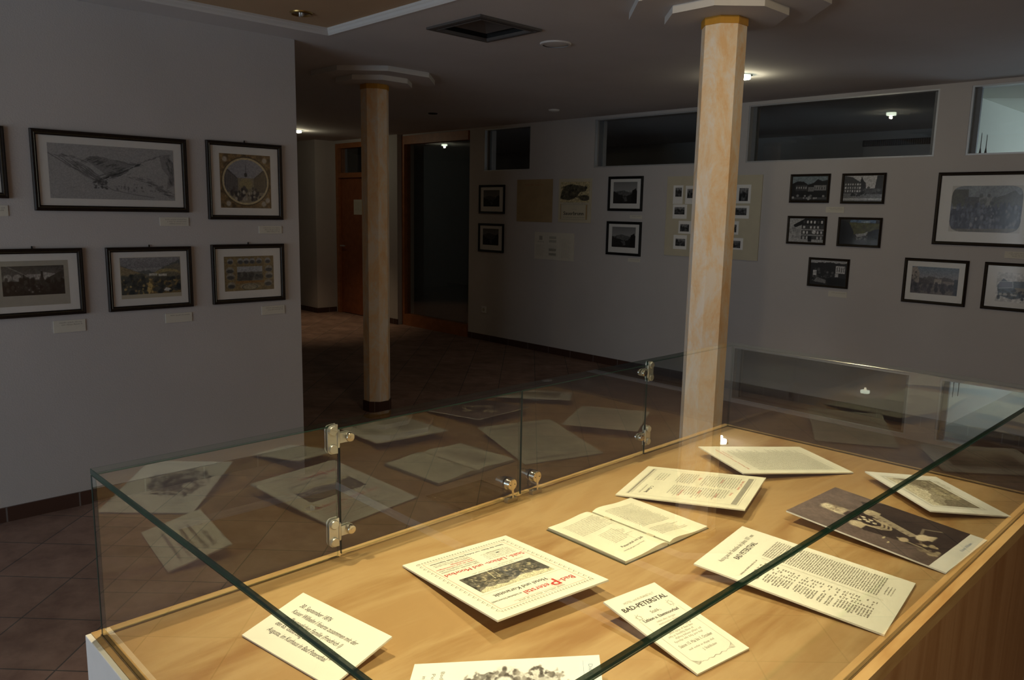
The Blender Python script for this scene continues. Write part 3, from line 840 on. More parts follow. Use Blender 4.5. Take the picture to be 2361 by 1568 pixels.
def art_round():
    A = Art(120, 130, (.50, .41, .27), 4); A.mottle(22, .35, None, 2)
    A.blobs(26, (0, 1, 0, 1), .05, (.62, .50, .32), (.30, .24, .17), .7)
    for x, y in ((.1, .9), (.88, .9), (.15, .08), (.85, .08), (.93, .15)): A.ell(x, y, .045, .05, (.78, .76, .72), .8, .6)
    A.ell(.5, .5, .475, .455, (.30, .25, .18), 1, .03); A.ell(.5, .5, .46, .44, (.80, .74, .58), 1, .03)
    B = A.a.copy()
    A.ell(.5, .5, .425, .405, (.60, .60, .62), 1, .02)
    A.poly([(.08, .78), (.34, .56), (.34, .25), (.08, .3)], (.36, .34, .33)); A.poly([(.92, .78), (.66, .56), (.66, .25), (.92, .3)], (.38, .35, .30))
    A.rect(.34, .66, .28, .56, (.56, .53, .45)); A.ell(.5, .45, .13, .10, (.66, .60, .42), .8, .5)
    A.poly([(.10, .30), (.9, .30), (.8, .1), (.2, .1)], (.58, .54, .46))
    for i in range(7): A.line([(.12 + i * .033, .32), (.12 + i * .033, .70 - i * .025)], (.50, .48, .46), .008, .8); A.line([(.88 - i * .033, .32), (.88 - i * .033, .70 - i * .025)], (.54, .48, .38), .008, .8)
    A.line([(.5, .60), (.5, .80)], (.3, .3, .3), .006, .6); A.ell(.5, .62, .03, .04, (.25, .24, .22), .9, .4)
    A.blobs(34, (.2, .82, .16, .38), .028, (.18, .17, .17), (.36, .33, .30), .85, 1.7); A.blobs(14, (.25, .78, .14, .30), .024, (.80, .76, .70), (.62, .60, .55), .8, 1.6)
    d = np.sqrt(((A.X - .5) / .425) ** 2 + ((A.Y - .5) / .405) ** 2) > 1
    A.a = np.where(d[..., None], B, A.a); A.mottle(60, .14, None, 2); return A
def art_hall():
    A = Art(150, 76, .30, 8); A.grad(.45, 1, .46, .26)
    A.poly([(.28, .70), (.62, .72), (.58, .52), (.42, .50)], .62, .9); A.poly([(.66, .50), (.90, .70), (.66, .78)], .64, .9)
    A.poly([(0, .95), (.1, 1), (.45, .55), (.40, .48), (0, .74)], .34); A.poly([(1, .85), (.70, .55), (.75, .45), (1, .60)], .24)
    A.line([(.08, 1), (.34, .72), (.56, .52)], .55, .012, .8)
    for x in (.09, .24): A.ell(x, .60, .065, .13, .60, .9, .2)
    A.rect(.33, .355, .3, .72, .12); A.rect(.62, .645, .35, .80, .12)
    A.poly([(0, .48), (.4, .50), (1, .50), (1, 0), (0, 0)], .17, 1); A.blobs(90, (0, 1, .18, .55), .05, .10, .30, .7, 1.5); A.blobs(8, (.2, .6, .1, .3), .02, .6, .4, .7)
    A.mottle(50, .25, None, 2); return A
def art_town():
    A = Art(150, 96, (.60, .60, .60), 21); A.grad(.72, 1, (.52, .52, .53), (.60, .60, .61))
    A.ridge([.80, .72, .62, .66, .60, .72, .84, .92], (.42, .43, .42)); A.ridge([.78, .66, .58, .52, .60, .70, .80, .80], (.50, .48, .42), 1, .03)
    A.poly([(0, .78), (.35, .56), (.2, .4), (0, .5)], (.60, .54, .42)); A.ell(.78, .55, .22, .13, (.66, .60, .42), .9, .1); A.ell(.80, .50, .20, .10, (.44, .42, .36), .9, .1)
    A.rect(.46, .60, .50, .56, (.78, .77, .72)); A.rect(.62, .76, .48, .54, (.84, .83, .78)); A.rect(.44, .78, .44, .48, (.42, .40, .34))
    A.poly([(.0, .42), (1, .42), (1, 0), (0, 0)], (.54, .46, .30)); A.poly([(.36, .58), (.42, .44), (.52, .22), (.46, 0), (.30, 0), (.38, .25)], (.78, .68, .44))
    A.blobs(80, (0, .42, .02, .50), .05, (.16, .18, .19), (.36, .36, .32), .85, 1.1); A.blobs(60, (.54, 1, .04, .42), .05, (.14, .17, .19), (.40, .38, .33), .85, .9)
    A.blobs(20, (0, 1, .02, .4), .025, (.82, .72, .48), (.60, .52, .36), .8); A.poly([(.74, .16), (.82, .12), (.78, .05), (.70, .08)], (.84, .84, .82))
    A.mottle(60, .2, None, 2); return A
def art_vignettes():
    A = Art(130, 90, (.55, .48, .34), 31); A.mottle(18, .15, None, 2)
    A.rect(.25, .76, .28, .68, (.46, .45, .42)); A.rect(.25, .76, .55, .70, (.66, .67, .68)); A.blobs(40, (.26, .76, .32, .52), .045, (.22, .23, .23), (.40, .38, .34), .85)
    A.rect(.22, .80, .22, .29, (.58, .44, .26))
    for x in (.12, .32, .44, .56, .70, .88): A.ell(x, .86, .06, .085, (.62, .62, .62), .9, .2); A.ell(x, .83, .05, .05, (.28, .28, .28), .9, .4)
    for x, y in ((.11, .60), (.90, .62), (.12, .42), (.90, .42), (.13, .16), (.88, .20)): A.ell(x, y, .08, .10, (.62, .61, .58), .8, .2); A.ell(x, y - .03, .07, .055, (.27, .27, .26), .85, .4)
    A.ell(.5, .12, .2, .09, (.64, .62, .54), .8, .2); A.ring(.5, .10, .15, .09, .1, (.3, .3, .28), .7)
    A.mottle(46, .16, None, 2); return A
def art_lake(seed, dark=False, hill=.55):
    A = Art(84, 66, .52, seed); A.grad(.5, 1, .62, .50)
    A.ridge([hill, hill + .06, hill + .12, hill + .05, hill, hill - .05], .38); A.ridge([.55, .46, .36, .34, .46, .62], .16, 1, .04)
    A.poly([(.75, 0), (.80, .60), (.95, .70), (1, .5), (1, 0)], .10)
    A.poly([(.38, .30), (.56, .30), (.60, .12), (.40, .02), (.50, .16)], .42, .8)
    A.rect(0, 1, 0, .10, .12, .8); A.mottle(26, .3, (A.Y < .6).astype(float), 3)
    if dark: A.a *= .78
    return A
def art_photo(kind):
    A = Art(100, 72, .50, 50 + kind); A.grad(.6, 1, .62, .55)
    if kind == 0:
        A.a[A.Y > .55] = (.50, .55, .57); A.poly([(0, .7), (.15, .8), (.32, .78), (.45, .66), (.6, .72), (.72, .88), (.85, .80), (1, .85), (1, 0), (0, 0)], .12)
        A.rect(.10, .44, .40, .64, .28); A.rect(.46, .62, .38, .56, .50); A.rect(.62, .96, .42, .62, .58)
        for i in range(5): A.rect(.12 + i * .065, .15 + i * .065, .48, .57, .72); A.rect(.64 + i * .065, .665 + i * .065, .46, .55, .25)
        A.blobs(50, (0, 1, .05, .36), .05, .04, .18, .9); A.rect(0, 1, .05, .14, .40, .7); A.blobs(14, (0, 1, .05, .2), .04, .85, .6, .8)
    if kind == 1:
        A.a[A.Y > .4] = .80; A.poly([(0, 1), (.2, .95), (.48, .70), (.52, .30), (0, .30)], .28); A.poly([(.42, .80), (.45, .98), (.50, .80), (.56, .72), (.58, .45), (.42, .45)], .18)
        for j in range(3):
            for i in range(7): A.rect(.03 + i * .062, .065 + i * .062, .36 + j * .13 + 0 * i, .44 + j * .13, .85 if (i + j) % 2 else .70)
        A.poly([(.84, 1), (1, 1), (1, .1), (.78, .3)], .20); A.rect(.52, .84, .30, .50, .30); A.blobs(30, (.5, 1, .2, .55), .05, .15, .45, .85)
        A.rect(0, 1, 0, .28, .48); A.rect(0, 1, .05, .12, .75); A.blobs(10, (.2, .6, .2, .34), .04, .05, .15, .9)
    if kind == 2:
        A.poly([(0, 1), (1, 1), (1, 0), (0, 0)], .70); A.poly([(.12, .72), (.45, 1), (1, 1), (1, .70), (.38, .74), (.16, .60)], .12); A.rect(.36, 1, .12, .74, .26)
        for j, (y, c) in enumerate(((.80, .85), (.58, .80), (.36, .82), (.14, .75))):
            for i in range(6): A.rect(.40 + i * .10, .455 + i * .10, y, y + .11, c if (i * 3 + j) % 4 else .3)
        A.rect(.36, 1, .50, .55, .62); A.rect(.36, 1, .28, .33, .60); A.ell(.72, .44, .06, .08, .9, .9, .3); A.rect(.56, .66, .02, .24, .08); A.blobs(20, (0, .3, .2, .6), .06, .45, .75, .6)
    if kind == 3:
        A.poly([(0, 1), (1, 1), (1, 0), (0, 0)], (.16, .15, .12)); A.rect(.25, .9, .88, 1, (.36, .46, .56)); A.ell(.65, .92, .12, .05, (.6, .66, .7), .8, .5)
        A.poly([(.18, .9), (1, .86), (1, .45), (.35, .42)], (.33, .33, .15)); A.mottle(14, .3, None, 2); A.poly([(0, 1), (.22, .88), (.36, .5), (.34, 0), (0, 0)], (.04, .045, .04)); A.poly([(.72, .5), (.9, .62), (1, .66), (1, .2), (.78, .3)], (.07, .07, .07))
        A.blobs(24, (.42, .72, .12, .46), .035, (.62, .62, .60), (.25, .25, .22), .85); A.poly([(.40, .42), (.62, .46), (.72, .54), (.68, .38), (.46, .30)], (.72, .72, .70), .8); A.rect(.4, 1, 0, .2, (.30, .30, .28), .6)
    if kind == 4:
        A.poly([(0, 1), (1, 1), (1, 0), (0, 0)], .10); A.rect(0, 1, .88, 1, .72); A.ridge([.86, .90, .93, .90, .92], .16); A.rect(.70, .95, .50, .80, .78)
        for i in range(4): A.rect(.73 + i * .06, .75 + i * .06, .55, .75, .3)
        A.rect(.69, .78, .35, .48, .72); A.blobs(40, (.05, .65, .15, .70), .04, .10, .50, .8); A.rect(.08, .18, .38, .58, .75); A.poly([(.10, .12), (.45, .06), (.45, .2), (.2, .3)], .5); A.rect(.5, 1, 0, .3, .03)
    A.mottle(40, .22, None, 2); return A
def art_crowd():
    A = Art(190, 110, (.80, .79, .76), 71)
    d = np.maximum(np.abs(A.X - .5) / .5, np.abs(A.Y - .5) / .5); r = (np.abs(A.X - .5) / .5) ** 7 + (np.abs(A.Y - .5) / .5) ** 5
    bg = A.a.copy(); A.grad(0, 1, (.40, .42, .46), (.58, .61, .64)); A.rect(0, 1, .70, 1, (.55, .58, .60))
    A.rect(0, .24, .55, .92, (.36, .36, .32)); A.mottle(14, .12, None, 2); A.rect(.20, .40, .48, .76, (.34, .34, .34)); A.poly([(.58, .72), (.75, .80), (.88, .90), (.95, .80), (1, .84), (1, .5), (.55, .5)], (.38, .38, .37))
    A.rect(.40, .58, .52, .76, (.56, .57, .56)); A.blobs(16, (.40, .62, .60, .80), .03, (.25, .26, .27), (.6, .6, .6), .8)
    A.rect(0, .25, .50, .53, (.62, .62, .60)); A.poly([(0, .50), (1, .56), (1, 0), (0, 0)], (.24, .25, .31), .85)
    A.blobs(240, (0, 1, .06, .58), .030, (.15, .16, .22), (.52, .54, .60), .7, 1.7); A.blobs(40, (.3, 1, .1, .6), .022, (.70, .70, .70), (.5, .52, .6), .7, 1.5); A.poly([(0, .06), (1, .10), (1, 0), (0, 0)], (.55, .52, .46), .7)
    A.mottle(70, .18, None, 2); m = (r > 1)[..., None]; A.a = np.where(m, bg, A.a); return A
def art_square(seed=81):
    A = Art(120, 76, (.58, .58, .60), seed); A.grad(.55, 1, (.60, .59, .60), (.46, .52, .58)); A.ridge([.55, .50, .62, .66, .60, .66, .58, .52], (.40, .38, .38), 1, .03)
    A.poly([(0, .95), (.10, 1), (.17, .78), (.17, .30), (0, .25)], (.62, .58, .54)); A.blobs(12, (.0, .16, .35, .8), .03, (.3, .28, .28), (.4, .38, .36), .8); A.poly([(.17, .6), (.4, .5), (.4, .3), (.17, .3)], (.34, .32, .32))
    A.rect(.50, .66, .38, .56, (.66, .62, .58)); A.rect(.68, .92, .36, .50, (.56, .52, .50)); A.rect(0, 1, 0, .36, (.48, .45, .44)); A.blobs(70, (0, 1, .06, .40), .045, (.18, .18, .20), (.40, .38, .40), .8, 1.6); A.rect(.92, 1, 0, .6, (.22, .26, .30), .7)
    A.mottle(50, .18, None, 2); return A
def art_pavilion():
    A = Art(110, 76, (.86, .86, .85), 91); A.poly([(.02, .55), (.14, .80), (.24, .70), (.5, .72), (.8, .78), (1, .8), (1, .2), (.6, .18), (.35, .1), (.06, .22)], (.42, .46, .50)); A.mottle(20, .25, None, 3)
    A.rect(.06, .34, .50, .66, (.52, .54, .60)); A.line([(.05, .68), (.34, .70), (.36, .50), (.06, .46)], (.80, .82, .84), .012, .9); A.rect(.4, .95, .30, .50, (.60, .58, .54)); A.rect(.08, .45, .22, .30, (.74, .74, .72)); A.blobs(36, (.05, .95, .12, .45), .035, (.16, .20, .24), (.4, .4, .4), .85); A.blobs(8, (.4, 1, .82, .92), .03, (.70, .72, .76), (.78, .79, .82), .7, .4)
    return A

L3 = 'framed prints on the left wall'
framed('L', .150, .906, 1.612, 1.951, 'framed picture cut off by the left edge of the photo, upper row', art_hall(), (.10, .90, .17, .83), .027)
framed('L', 1.013, 1.769, 1.556, 1.952, 'wide dark-framed pencil drawing of a mountain valley on the left wall', art_valley(), (.097, .905, .158, .842), .027)
framed('L', 1.880, 2.339, 1.519, 1.960, 'squarish dark-framed coloured print of a hall inside a circle', art_round(), (.165, .840, .152, .848), .025, hook=True)
framed('L', .763, 1.211, 1.030, 1.369, 'framed dark engraving of a crowded hall, lower left corner of the left wall group', art_hall(), (.19, .80, .32, .75), .025, paper=(.15, .846, .165, .825, 'ink_pale'), hook=True)
framed('L', 1.323, 1.770, 1.028, 1.368, 'framed coloured view of a town in a valley, middle of the lower row', art_town(), (.155, .857, .25, .833), .025, paper=(.15, .862, .186, .838, 'board_cream'), hook=True)
framed('L', 1.885, 2.338, 1.030, 1.375, 'framed brown print made of many small oval views, by the wall corner', art_vignettes(), (.165, .845, .205, .795), .025, hook=True)
caption('L', .752, .900, 1.528, 1.578, 'small caption card at the left edge of the photo', 2)
caption('L', 1.612, 1.768, 1.482, 1.528, 'small caption card under the wide valley drawing', 3)
caption('L', 2.185, 2.331, 1.437, 1.482, 'small caption card under the round hall picture', 3)
caption('L', 1.057, 1.206, .938, 1.000, 'small caption card under the dark crowded hall engraving', 2)
caption('L', 1.615, 1.762, .943, .995, 'small caption card under the coloured valley town view', 1)
caption('L', 2.186, 2.336, .945, .997, 'small caption card under the print of many small views', 2)

framed('B', -7.345, -6.890, 1.562, 1.902, 'upper of two small black-framed landscapes beside the dark glass door', art_lake(3, True), (.17, .80, .25, .82), .026, 'frameblack', fillet=False)
framed('B', -7.348, -6.897, 1.100, 1.444, 'lower of two small black-framed landscapes beside the dark glass door', art_lake(9, True, .62), (.17, .80, .25, .82), .026, 'frameblack', fillet=False)
framed('B', -5.318, -4.878, 1.620, 1.968, 'upper black-framed mountain lake print left of the near column', art_lake(5, hill=.5), (.15, .84, .22, .84), .026, 'frameblack', fillet=False)
framed('B', -5.320, -4.873, 1.170, 1.514, 'lower black-framed mountain lake print left of the near column', art_lake(6, hill=.52), (.16, .84, .24, .84), .026, 'frameblack', fillet=False)
G5 = 'five small framed photographs right of the near column'
for k, (a, lab) in enumerate((((-3.319, -2.973, 1.716, 1.953), 'small framed photo of a villa with trees, top left of the five photos'),
               ((-2.874, -2.527, 1.711, 1.951), 'small framed photo of a street with a turreted house, top right of the five photos'),
               ((-3.318, -2.974, 1.368, 1.604), 'small framed photo of a bright house with balconies, middle left of the five photos'),
               ((-2.875, -2.525, 1.366, 1.602), 'small framed colour photo of a green valley, middle right of the five photos'),
               ((-3.100, -2.754, 1.020, 1.262), 'small framed dark photo hanging lowest of the five photos'))):
    framed('B', *a, lab, art_photo(k), (.055, .945, .08, .92), .019, photo=True, group=G5, name='framed_photograph')
framed('B', -2.145, -1.475, 1.414, 1.944, 'large framed print of a crowd with rounded corners at the right edge', art_crowd(), (.155, .845, .185, .815), .024)
framed('B', -2.325, -1.873, .960, 1.302, 'framed print of a busy town square below the large crowd picture', art_square(), (.128, .862, .22, .82), .022)
framed('B', -1.769, -1.317, .962, 1.302, 'framed vignette of houses cut off by the right edge, lowest picture', art_pavilion(), (.19, .85, .18, .80), .022)
caption('B', -2.993, -2.840, 1.636, 1.684, 'small caption card between the upper and middle rows of five photos', 2)
caption('B', -2.913, -2.757, .946, .991, 'small caption card under the lowest of the five photos', 1)
caption('B', -1.655, -1.500, 1.336, 1.384, 'small caption card under the large crowd picture', 3)
caption('B', -5.030, -4.880, 1.545, 1.581, 'small caption card between the two mountain lake prints', 1)
caption('B', -5.030, -4.880, 1.110, 1.146, 'small caption card under the lower mountain lake print', 1)

# posters without frames
def poster(a0, a1, z0, z1, label, paper, name='poster'):
    t = thing(name, label, 'poster', mtx=wall_mtx('B', (a0 + a1) / 2, z0))
    MB().box(-(a1 - a0) / 2, (a1 - a0) / 2, -.009, -.001, 0, z1 - z0).build('board', M[paper], t)
    return t
WM = Matrix.Rotation(math.pi / 2, 4, 'X')
t = poster(-6.681, -6.118, 1.481, 1.957, 'yellowed text poster on the far back wall, left of the etched poster', 'ochre_paper' if 'ochre_paper' in M else 'board_cream')
M['ochre_paper'] = mat_plain('ochre_paper', (0.37, 0.27, 0.15), 0.85, 0, 0.2, .12, 5); t.children[0].data.materials[0] = M['ochre_paper']
M['ink_brown'] = mat_plain('brown_ink', (0.36, 0.17, 0.09), 0.8); M['ink_tan'] = mat_plain('tan_ink', (0.40, 0.27, 0.13), 0.8)
sh = Sheet(); sh.text('BAD PETERSTAL', 0, .405, .030, 'ink_brown', width=.30); sh.block(-.22, .22, .05, .37, .018, 'ink_tan', ragged=.08); sh.rect(-.2, .2, .025, .030, 'ink_tan')
sh.build(t, 'printed_text', Matrix.Translation((0, -.0093, 0)) @ WM)
t = poster(-6.020, -5.550, 1.488, 1.956, 'cream poster with a dark landscape etching above ornamental lettering', 'board_cream')
A = Art(110, 76, (.74, .69, .54), 44); A.poly([(0, .2), (.05, .55), (.18, .82), (.38, .88), (.72, .80), (.92, .72), (.88, .55), (.7, .5), (.6, .35), (.5, .2), (.3, .1), (.1, .15)], (.24, .23, .20), .85)
A.ell(.84, .22, .17, .14, (.26, .25, .22), .9, .3); A.blobs(50, (.05, .9, .2, .85), .05, (.16, .16, .14), (.45, .42, .33), .7); A.mottle(30, .3, None, 3)
A.build('etching', .42, .22, t, y=-.0094, x0=-.21, z0=.215)
sh = Sheet(); sh.words(-.16, .16, .205, .012, 'ink_grey'); sh.frame(-.19, .19, .03, .195, .004, 'ink_grey'); sh.rect(.165, .185, .035, .19, 'ink_tan'); sh.rect(-.205, -.195, .03, .2, 'ink_tan')
sh.text('und das', 0, .135, .022, 'ink_grey'); sh.text('Sauerbrunn', -.01, .080, .055, 'ink', width=.29, bold=.001); sh.words(-.16, .15, .050, .012, 'ink_grey')
sh.build(t, 'printed_text', Matrix.Translation((0, -.0096, 0)) @ WM)
t = poster(-6.376, -5.778, 1.066, 1.370, 'pale three-column leaflet hanging below the two posters', 'caption')
sh = Sheet()
for i in range(3):
    x0 = -.285 + i * .196; sh.block(x0 + .01, x0 + .17, .03, .17 if i < 2 else .24, .016, 'ink_pale', ragged=.05)
    sh.rect(x0 + .185, x0 + .187, .02, .285, 'ink_pale') if i < 2 else None
sh.rect(-.225, -.175, .215, .262, 'ink_grey'); sh.words(-.25, -.15, .19, .014, 'ink_grey')
for y in (.245, .205, .11, .06): sh.rect(-.07, .04, y - .012, y + .016, 'ink_pale')
sh.build(t, 'printed_text', Matrix.Translation((0, -.0094, 0)) @ WM)

# cream board with small mounted photographs, half hidden by the near column
BW, BH = 1.005, .756
t = thing('photo_board', 'large cream board of small mounted photographs behind the near column', 'board', mtx=wall_mtx('B', -4.0825, 1.201))
MB().box(-BW / 2, BW / 2, -.010, -.001, 0, BH).build('board', M['board_cream'], t)
cards = [(.075, .185, .085, .26, .10, .172, .107, .192, 1), (.215, .325, .09, .26, .235, .300, .12, .205, 2), (.08, .24, .265, .40, .10, .215, .29, .36, 3), (.155, .30, .42, .54, .175, .275, .45, .52, 4),
         (.105, .255, .555, .69, .13, .24, .59, .66, 5), (.75, .90, .085, .25, .785, .875, .115, .23, 6), (.735, .895, .27, .385, .75, .87, .29, .355, 7), (.70, .80, .41, .53, .715, .78, .44, .51, 8), (.69, .855, .56, .665, .705, .83, .585, .65, 9)]
for (u0, u1, v0, v1, p0, p1, q0, q1, sd) in cards:
    c = MB().box(-BW / 2 + u0, -BW / 2 + u1, -.0125, -.010, BH - v1, BH - v0).build('mounted_photograph', M['mount'], t)
    A = Art(26, 20, .25, sd * 7); A.grad(.6, 1, .4, .5); A.blobs(26, (0, 1, 0, .75), .12, .06, .42, .8); A.mottle(9, .4, None, 2)
    A.build('photographic_image', p1 - p0, q1 - q0, c, y=-.0130, x0=-BW / 2 + p0, z0=BH - q1, mat=M['photo'])

# ------------------------------------------------------------------ the display case
CTH = 0.014648; CX, CY = -1.17537, .30931; CL, CW, CH = 1.7427, .8001, .2534
CM = Matrix.Translation((CX, CY, 0)) @ Matrix.Rotation(CTH, 4, 'Z')
case = thing('display_case', 'beech display case with a low glass hood over old documents', 'display case', mtx=CM)
mg = .017
MB().box(-mg, CW + mg, -mg + .008, CL + mg, ZT - .025, ZT).build('tabletop', M['beech'], case)
p_ = beveled(MB().box(-mg, CW + mg, -mg, -mg + .008, .08, ZT - .0005), 'end_panel', M['laminate'], case, .0012); p_['label'] = 'white laminate end panel'
MB().box(-mg, CW + mg, CL + mg - .018, CL + mg - .001, .08, ZT - .025).build('end_panel', M['laminate'], case)
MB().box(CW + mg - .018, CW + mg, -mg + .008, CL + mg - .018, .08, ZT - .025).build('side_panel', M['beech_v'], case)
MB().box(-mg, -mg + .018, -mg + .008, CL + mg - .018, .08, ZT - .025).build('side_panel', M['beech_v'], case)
MB().box(.02, CW - .02, .02, CL - .02, 0, .08).build('plinth', M['slot'], case)
z0, zt_ = ZT + .0006, ZT + CH
tp = .0085; th = .0055; zs = zt_ - tp
glass_pane('glass_top', 0, CW, 0, CL, zs, zt_, case, 2)
glass_pane('glass_end', .006, CW - .006, 0, th, z0, zs - .0004, case, 1, -1)
glass_pane('glass_end', .006, CW - .006, CL - th, CL, z0, zs - .0004, case, 1, -1)
glass_pane('glass_side', CW - th, CW, .0, CL, z0, zs - .0004, case, 0)
glass_pane('glass_side', 0, th, 0, .3975, z0, zs - .0004, case, 0)
glass_pane('glass_side', 0, th, 1.3195, CL, z0, zs - .0004, case, 0)
doors = [glass_pane('glass_door', 0, th, .4025, .8570, z0 + .003, zs - .0065, case, 0),
         glass_pane('glass_door', 0, th, .8615, 1.3150, z0 + .003, zs - .0065, case, 0)]
g = MB(); w = .0009
for (a, b, c, d) in ((th, th + w, 0, .3975), (th, th + w, 1.3195, CL), (CW + .0002, CW + w, 0, CL), (CW - th - w, CW - th, th, CL - th), (0, CW, -w, -.0002), (th, CW - th, th, th + w), (0, CW, CL + .0002, CL + w), (th, CW - th, CL - th - w, CL - th)):
    g.box(a, b, c, d, ZT, ZT + .0015)
g.build('seal', M['gasket'], case)

RX90 = Matrix.Rotation(math.pi / 2, 4, 'Y')
def disc(mb, x, y, z, r, t, outward=1):
    prof = [(r * .98, 0), (r, t * .3), (r, t * .75), (r * .86, t), (.0001, t)]
    mb.lathe(prof, 22, mtx=Matrix.Translation((x, y, z)) @ Matrix.Rotation(outward * math.pi / 2, 4, 'Y'), cap=False)
def hinge(ygap, side, zc):
    """side = +1: door lies at larger y; plate with two bolts on the fixed pane, tongue with one bolt on the door"""
    h = MB(); r = .0085; hl = .0185; yc = ygap - side * .013
    def plate(x, t):
        pts = []
        for i in range(9): a = math.pi * i / 8; pts.append((yc + .0100 * math.cos(a), zc + hl + .0100 * math.sin(a) - .002))
        for i in range(9): a = math.pi + math.pi * i / 8; pts.append((yc + .0100 * math.cos(a), zc - hl + .0100 * math.sin(a) + .002))
        pts2 = [(p[0] if (p[0] - yc) * side < 0 else yc + side * .0105, p[1]) for p in pts]
        n = len(pts2); vs = [(x, p[0], p[1]) for p in pts2] + [(x + t, p[0], p[1]) for p in pts2]
        h.add(vs, [tuple(range(n)), tuple(range(2 * n - 1, n - 1, -1))] + [(i, (i + 1) % n, n + (i + 1) % n, n + i) for i in range(n)])
    plate(th, .0022); plate(-.0022, .0022)
    # tongue on the door
    for x in (th, -.0022):
        ys = ygap - side * .004; ye = ygap + side * .020; pts = [(ys, zc - .009), (ye, zc - .009)]
        for i in range(7): a = -math.pi / 2 + math.pi * (i) / 6; pts.append((ye + side * .009 * math.cos(a), zc + .009 * math.sin(a)))
        pts += [(ye, zc + .009), (ys, zc + .009)]; n = len(pts)
        vs = [(x + .0003, p[0], p[1]) for p in pts] + [(x + .0020, p[0], p[1]) for p in pts]
        h.add(vs, [tuple(range(n)), tuple(range(2 * n - 1, n - 1, -1))] + [(i, (i + 1) % n, n + (i + 1) % n, n + i) for i in range(n)])
    h.lathe([(.0030, -.016), (.0034, -.014), (.0034, .014), (.0030, .016)], 12, mtx=Matrix.Translation((th + .001, ygap - side * .0015, zc)))
    o = h.build('hinge', M['steel'], case, smooth=True)
    for z in (zc + hl - .002, zc - hl + .002):
        b_ = MB(); disc(b_, th + .002, yc, z, r, .0045, 1); disc(b_, -.002, yc, z, r, .0045, -1); b_.build('bolt', M['steel'], o, smooth=True)
    b_ = MB(); disc(b_, th + .002, ygap + side * .020, zc, r, .0075, 1); disc(b_, -.002, ygap + side * .020, zc, r, .0045, -1)
    b_.lathe([(.0022, 0), (.0022, .0004)], 10, mtx=Matrix.Translation((th + .0097, ygap + side * .020, zc)) @ RX90); b_.build('bolt', M['chrome'], o, smooth=True)
for zc_ in (1.1985, 1.026): hinge(.400, 1, zc_)
for zc_ in (1.1985, 1.028): hinge(1.3172, -1, zc_)
def lock(yc, door):
    zc = 1.0165
    h = MB(); T = Matrix.Translation((0, yc, zc))
    h.lathe([(.0085, -.026), (.0088, -.025), (.0088, -.008), (.0120, -.006), (.0120, 0)], 24, mtx=T @ RX90)
    h.lathe([(.0135, th), (.0135, th + .004), (.0128, th + .005), (.0128, th + .013), (.0120, th + .0145), (.0001, th + .0145)], 26, mtx=T @ RX90, cap=False)
    o = h.build('lock', M['chrome'], door, smooth=True)
    f = MB(); f.box(th + .0145, th + .0155, yc - .0030, yc + .0030, zc - .020, zc + .0105); f.box(th + .0145, th + .0160, yc - .0018, yc + .0018, zc - .030, zc - .018)
    f.build('latch_bar', M['chrome'], o)
    f = MB()
    for dy in (-.0065, .0065): f.lathe([(.0012, 0), (.0012, .0006)], 10, mtx=Matrix.Translation((th + .0144, yc + dy, zc)) @ RX90)
    f.build('screw_hole', M['slot'], o)
    k = MB().box(th + .0035, th + .0155, yc - .0150, yc + .0150, ZT, ZT + .0095)
    b2 = beveled(k, 'strike_block', M['bronze'], case, .0008)
    s_ = MB()
    for dy in (-.0085, .0085): s_.lathe([(.0022, 0), (.0020, .0014), (.0001, .0018)], 12, mtx=Matrix.Translation((th + .0095, yc + dy, ZT + .0095)), cap=False)
    s_.build('screw', M['chrome'], b2, smooth=True)
lock(.822, doors[0]); lock(.899, doors[1])

# ------------------------------------------------------------------ documents in the case
def document(name, label, cat, a, th_, W, H, tilt, up, paper='paper', stand='paper_white'):
    """a = world xy of one end of the low edge; up = world xy direction of the page top"""
    u = Vector((math.cos(th_), math.sin(th_), 0)); upv = Vector((up[0], up[1], 0)).normalized()
    upv = (upv - u * upv.dot(u)).normalized()
    right = Vector((upv.y, -upv.x, 0)); o = Vector((a[0], a[1], ZT + .0040))
    if right.dot(u) < 0: o = o + u * W
    t = math.radians(tilt); w_ = upv * math.cos(t) + Vector((0, 0, math.sin(t))); n = right.cross(w_)
    mtx = Matrix(((right.x, w_.x, n.x, o.x), (right.y, w_.y, n.y, o.y), (right.z, w_.z, n.z, o.z), (0, 0, 0, 1)))
    e = thing(name, label, cat, mtx=mtx)
    MB().box(0, W, 0, H, -.0030, 0).build('card', M[paper], e)
    s = MB(); ya, yb = H * .66, H * .72; x0, x1 = W * .34, W * .66; f = lambda y: -(y * math.sin(t) + .0035) / math.cos(t)
    s.add([(x0, ya, f(ya)), (x1, ya, f(ya)), (x1, yb, f(yb)), (x0, yb, f(yb)), (x0, ya, -.0030), (x1, ya, -.0030), (x1, yb, -.0030), (x0, yb, -.0030)],
          [(0, 3, 2, 1), (4, 5, 6, 7), (0, 1, 5, 4), (1, 2, 6, 5), (2, 3, 7, 6), (3, 0, 4, 7)])
    s.build('stand', M[stand], e)
    return e
SZ = .00025

# 1 card with italic lettering
W, H = .200, .112
e = document('text_card', 'small white card with five lines of slanted type, nearest the left glass corner', 'card', (-.8366, .4868), -2.9961, W, H, 11.9, (0.14, .99))
s = Sheet(SZ)
for i, (tx, wd) in enumerate((('30. September 1876', .070), ('Kaiser Wilhelm I feierte zusammen mit der', .145), ('gro\u00dfherzoglichen Familie (Friedrich I)', .128), ('den 65. Geburtstag seiner Frau, der Kaiserin', .142), ('Augusta, im Kurhaus in Bad Petersthal.\u201d', .136))):
    s.text(tx, .024, H - .026 - i * .0150, .0125, 'ink', 'l', wd, shear=.35)
s.build(e)

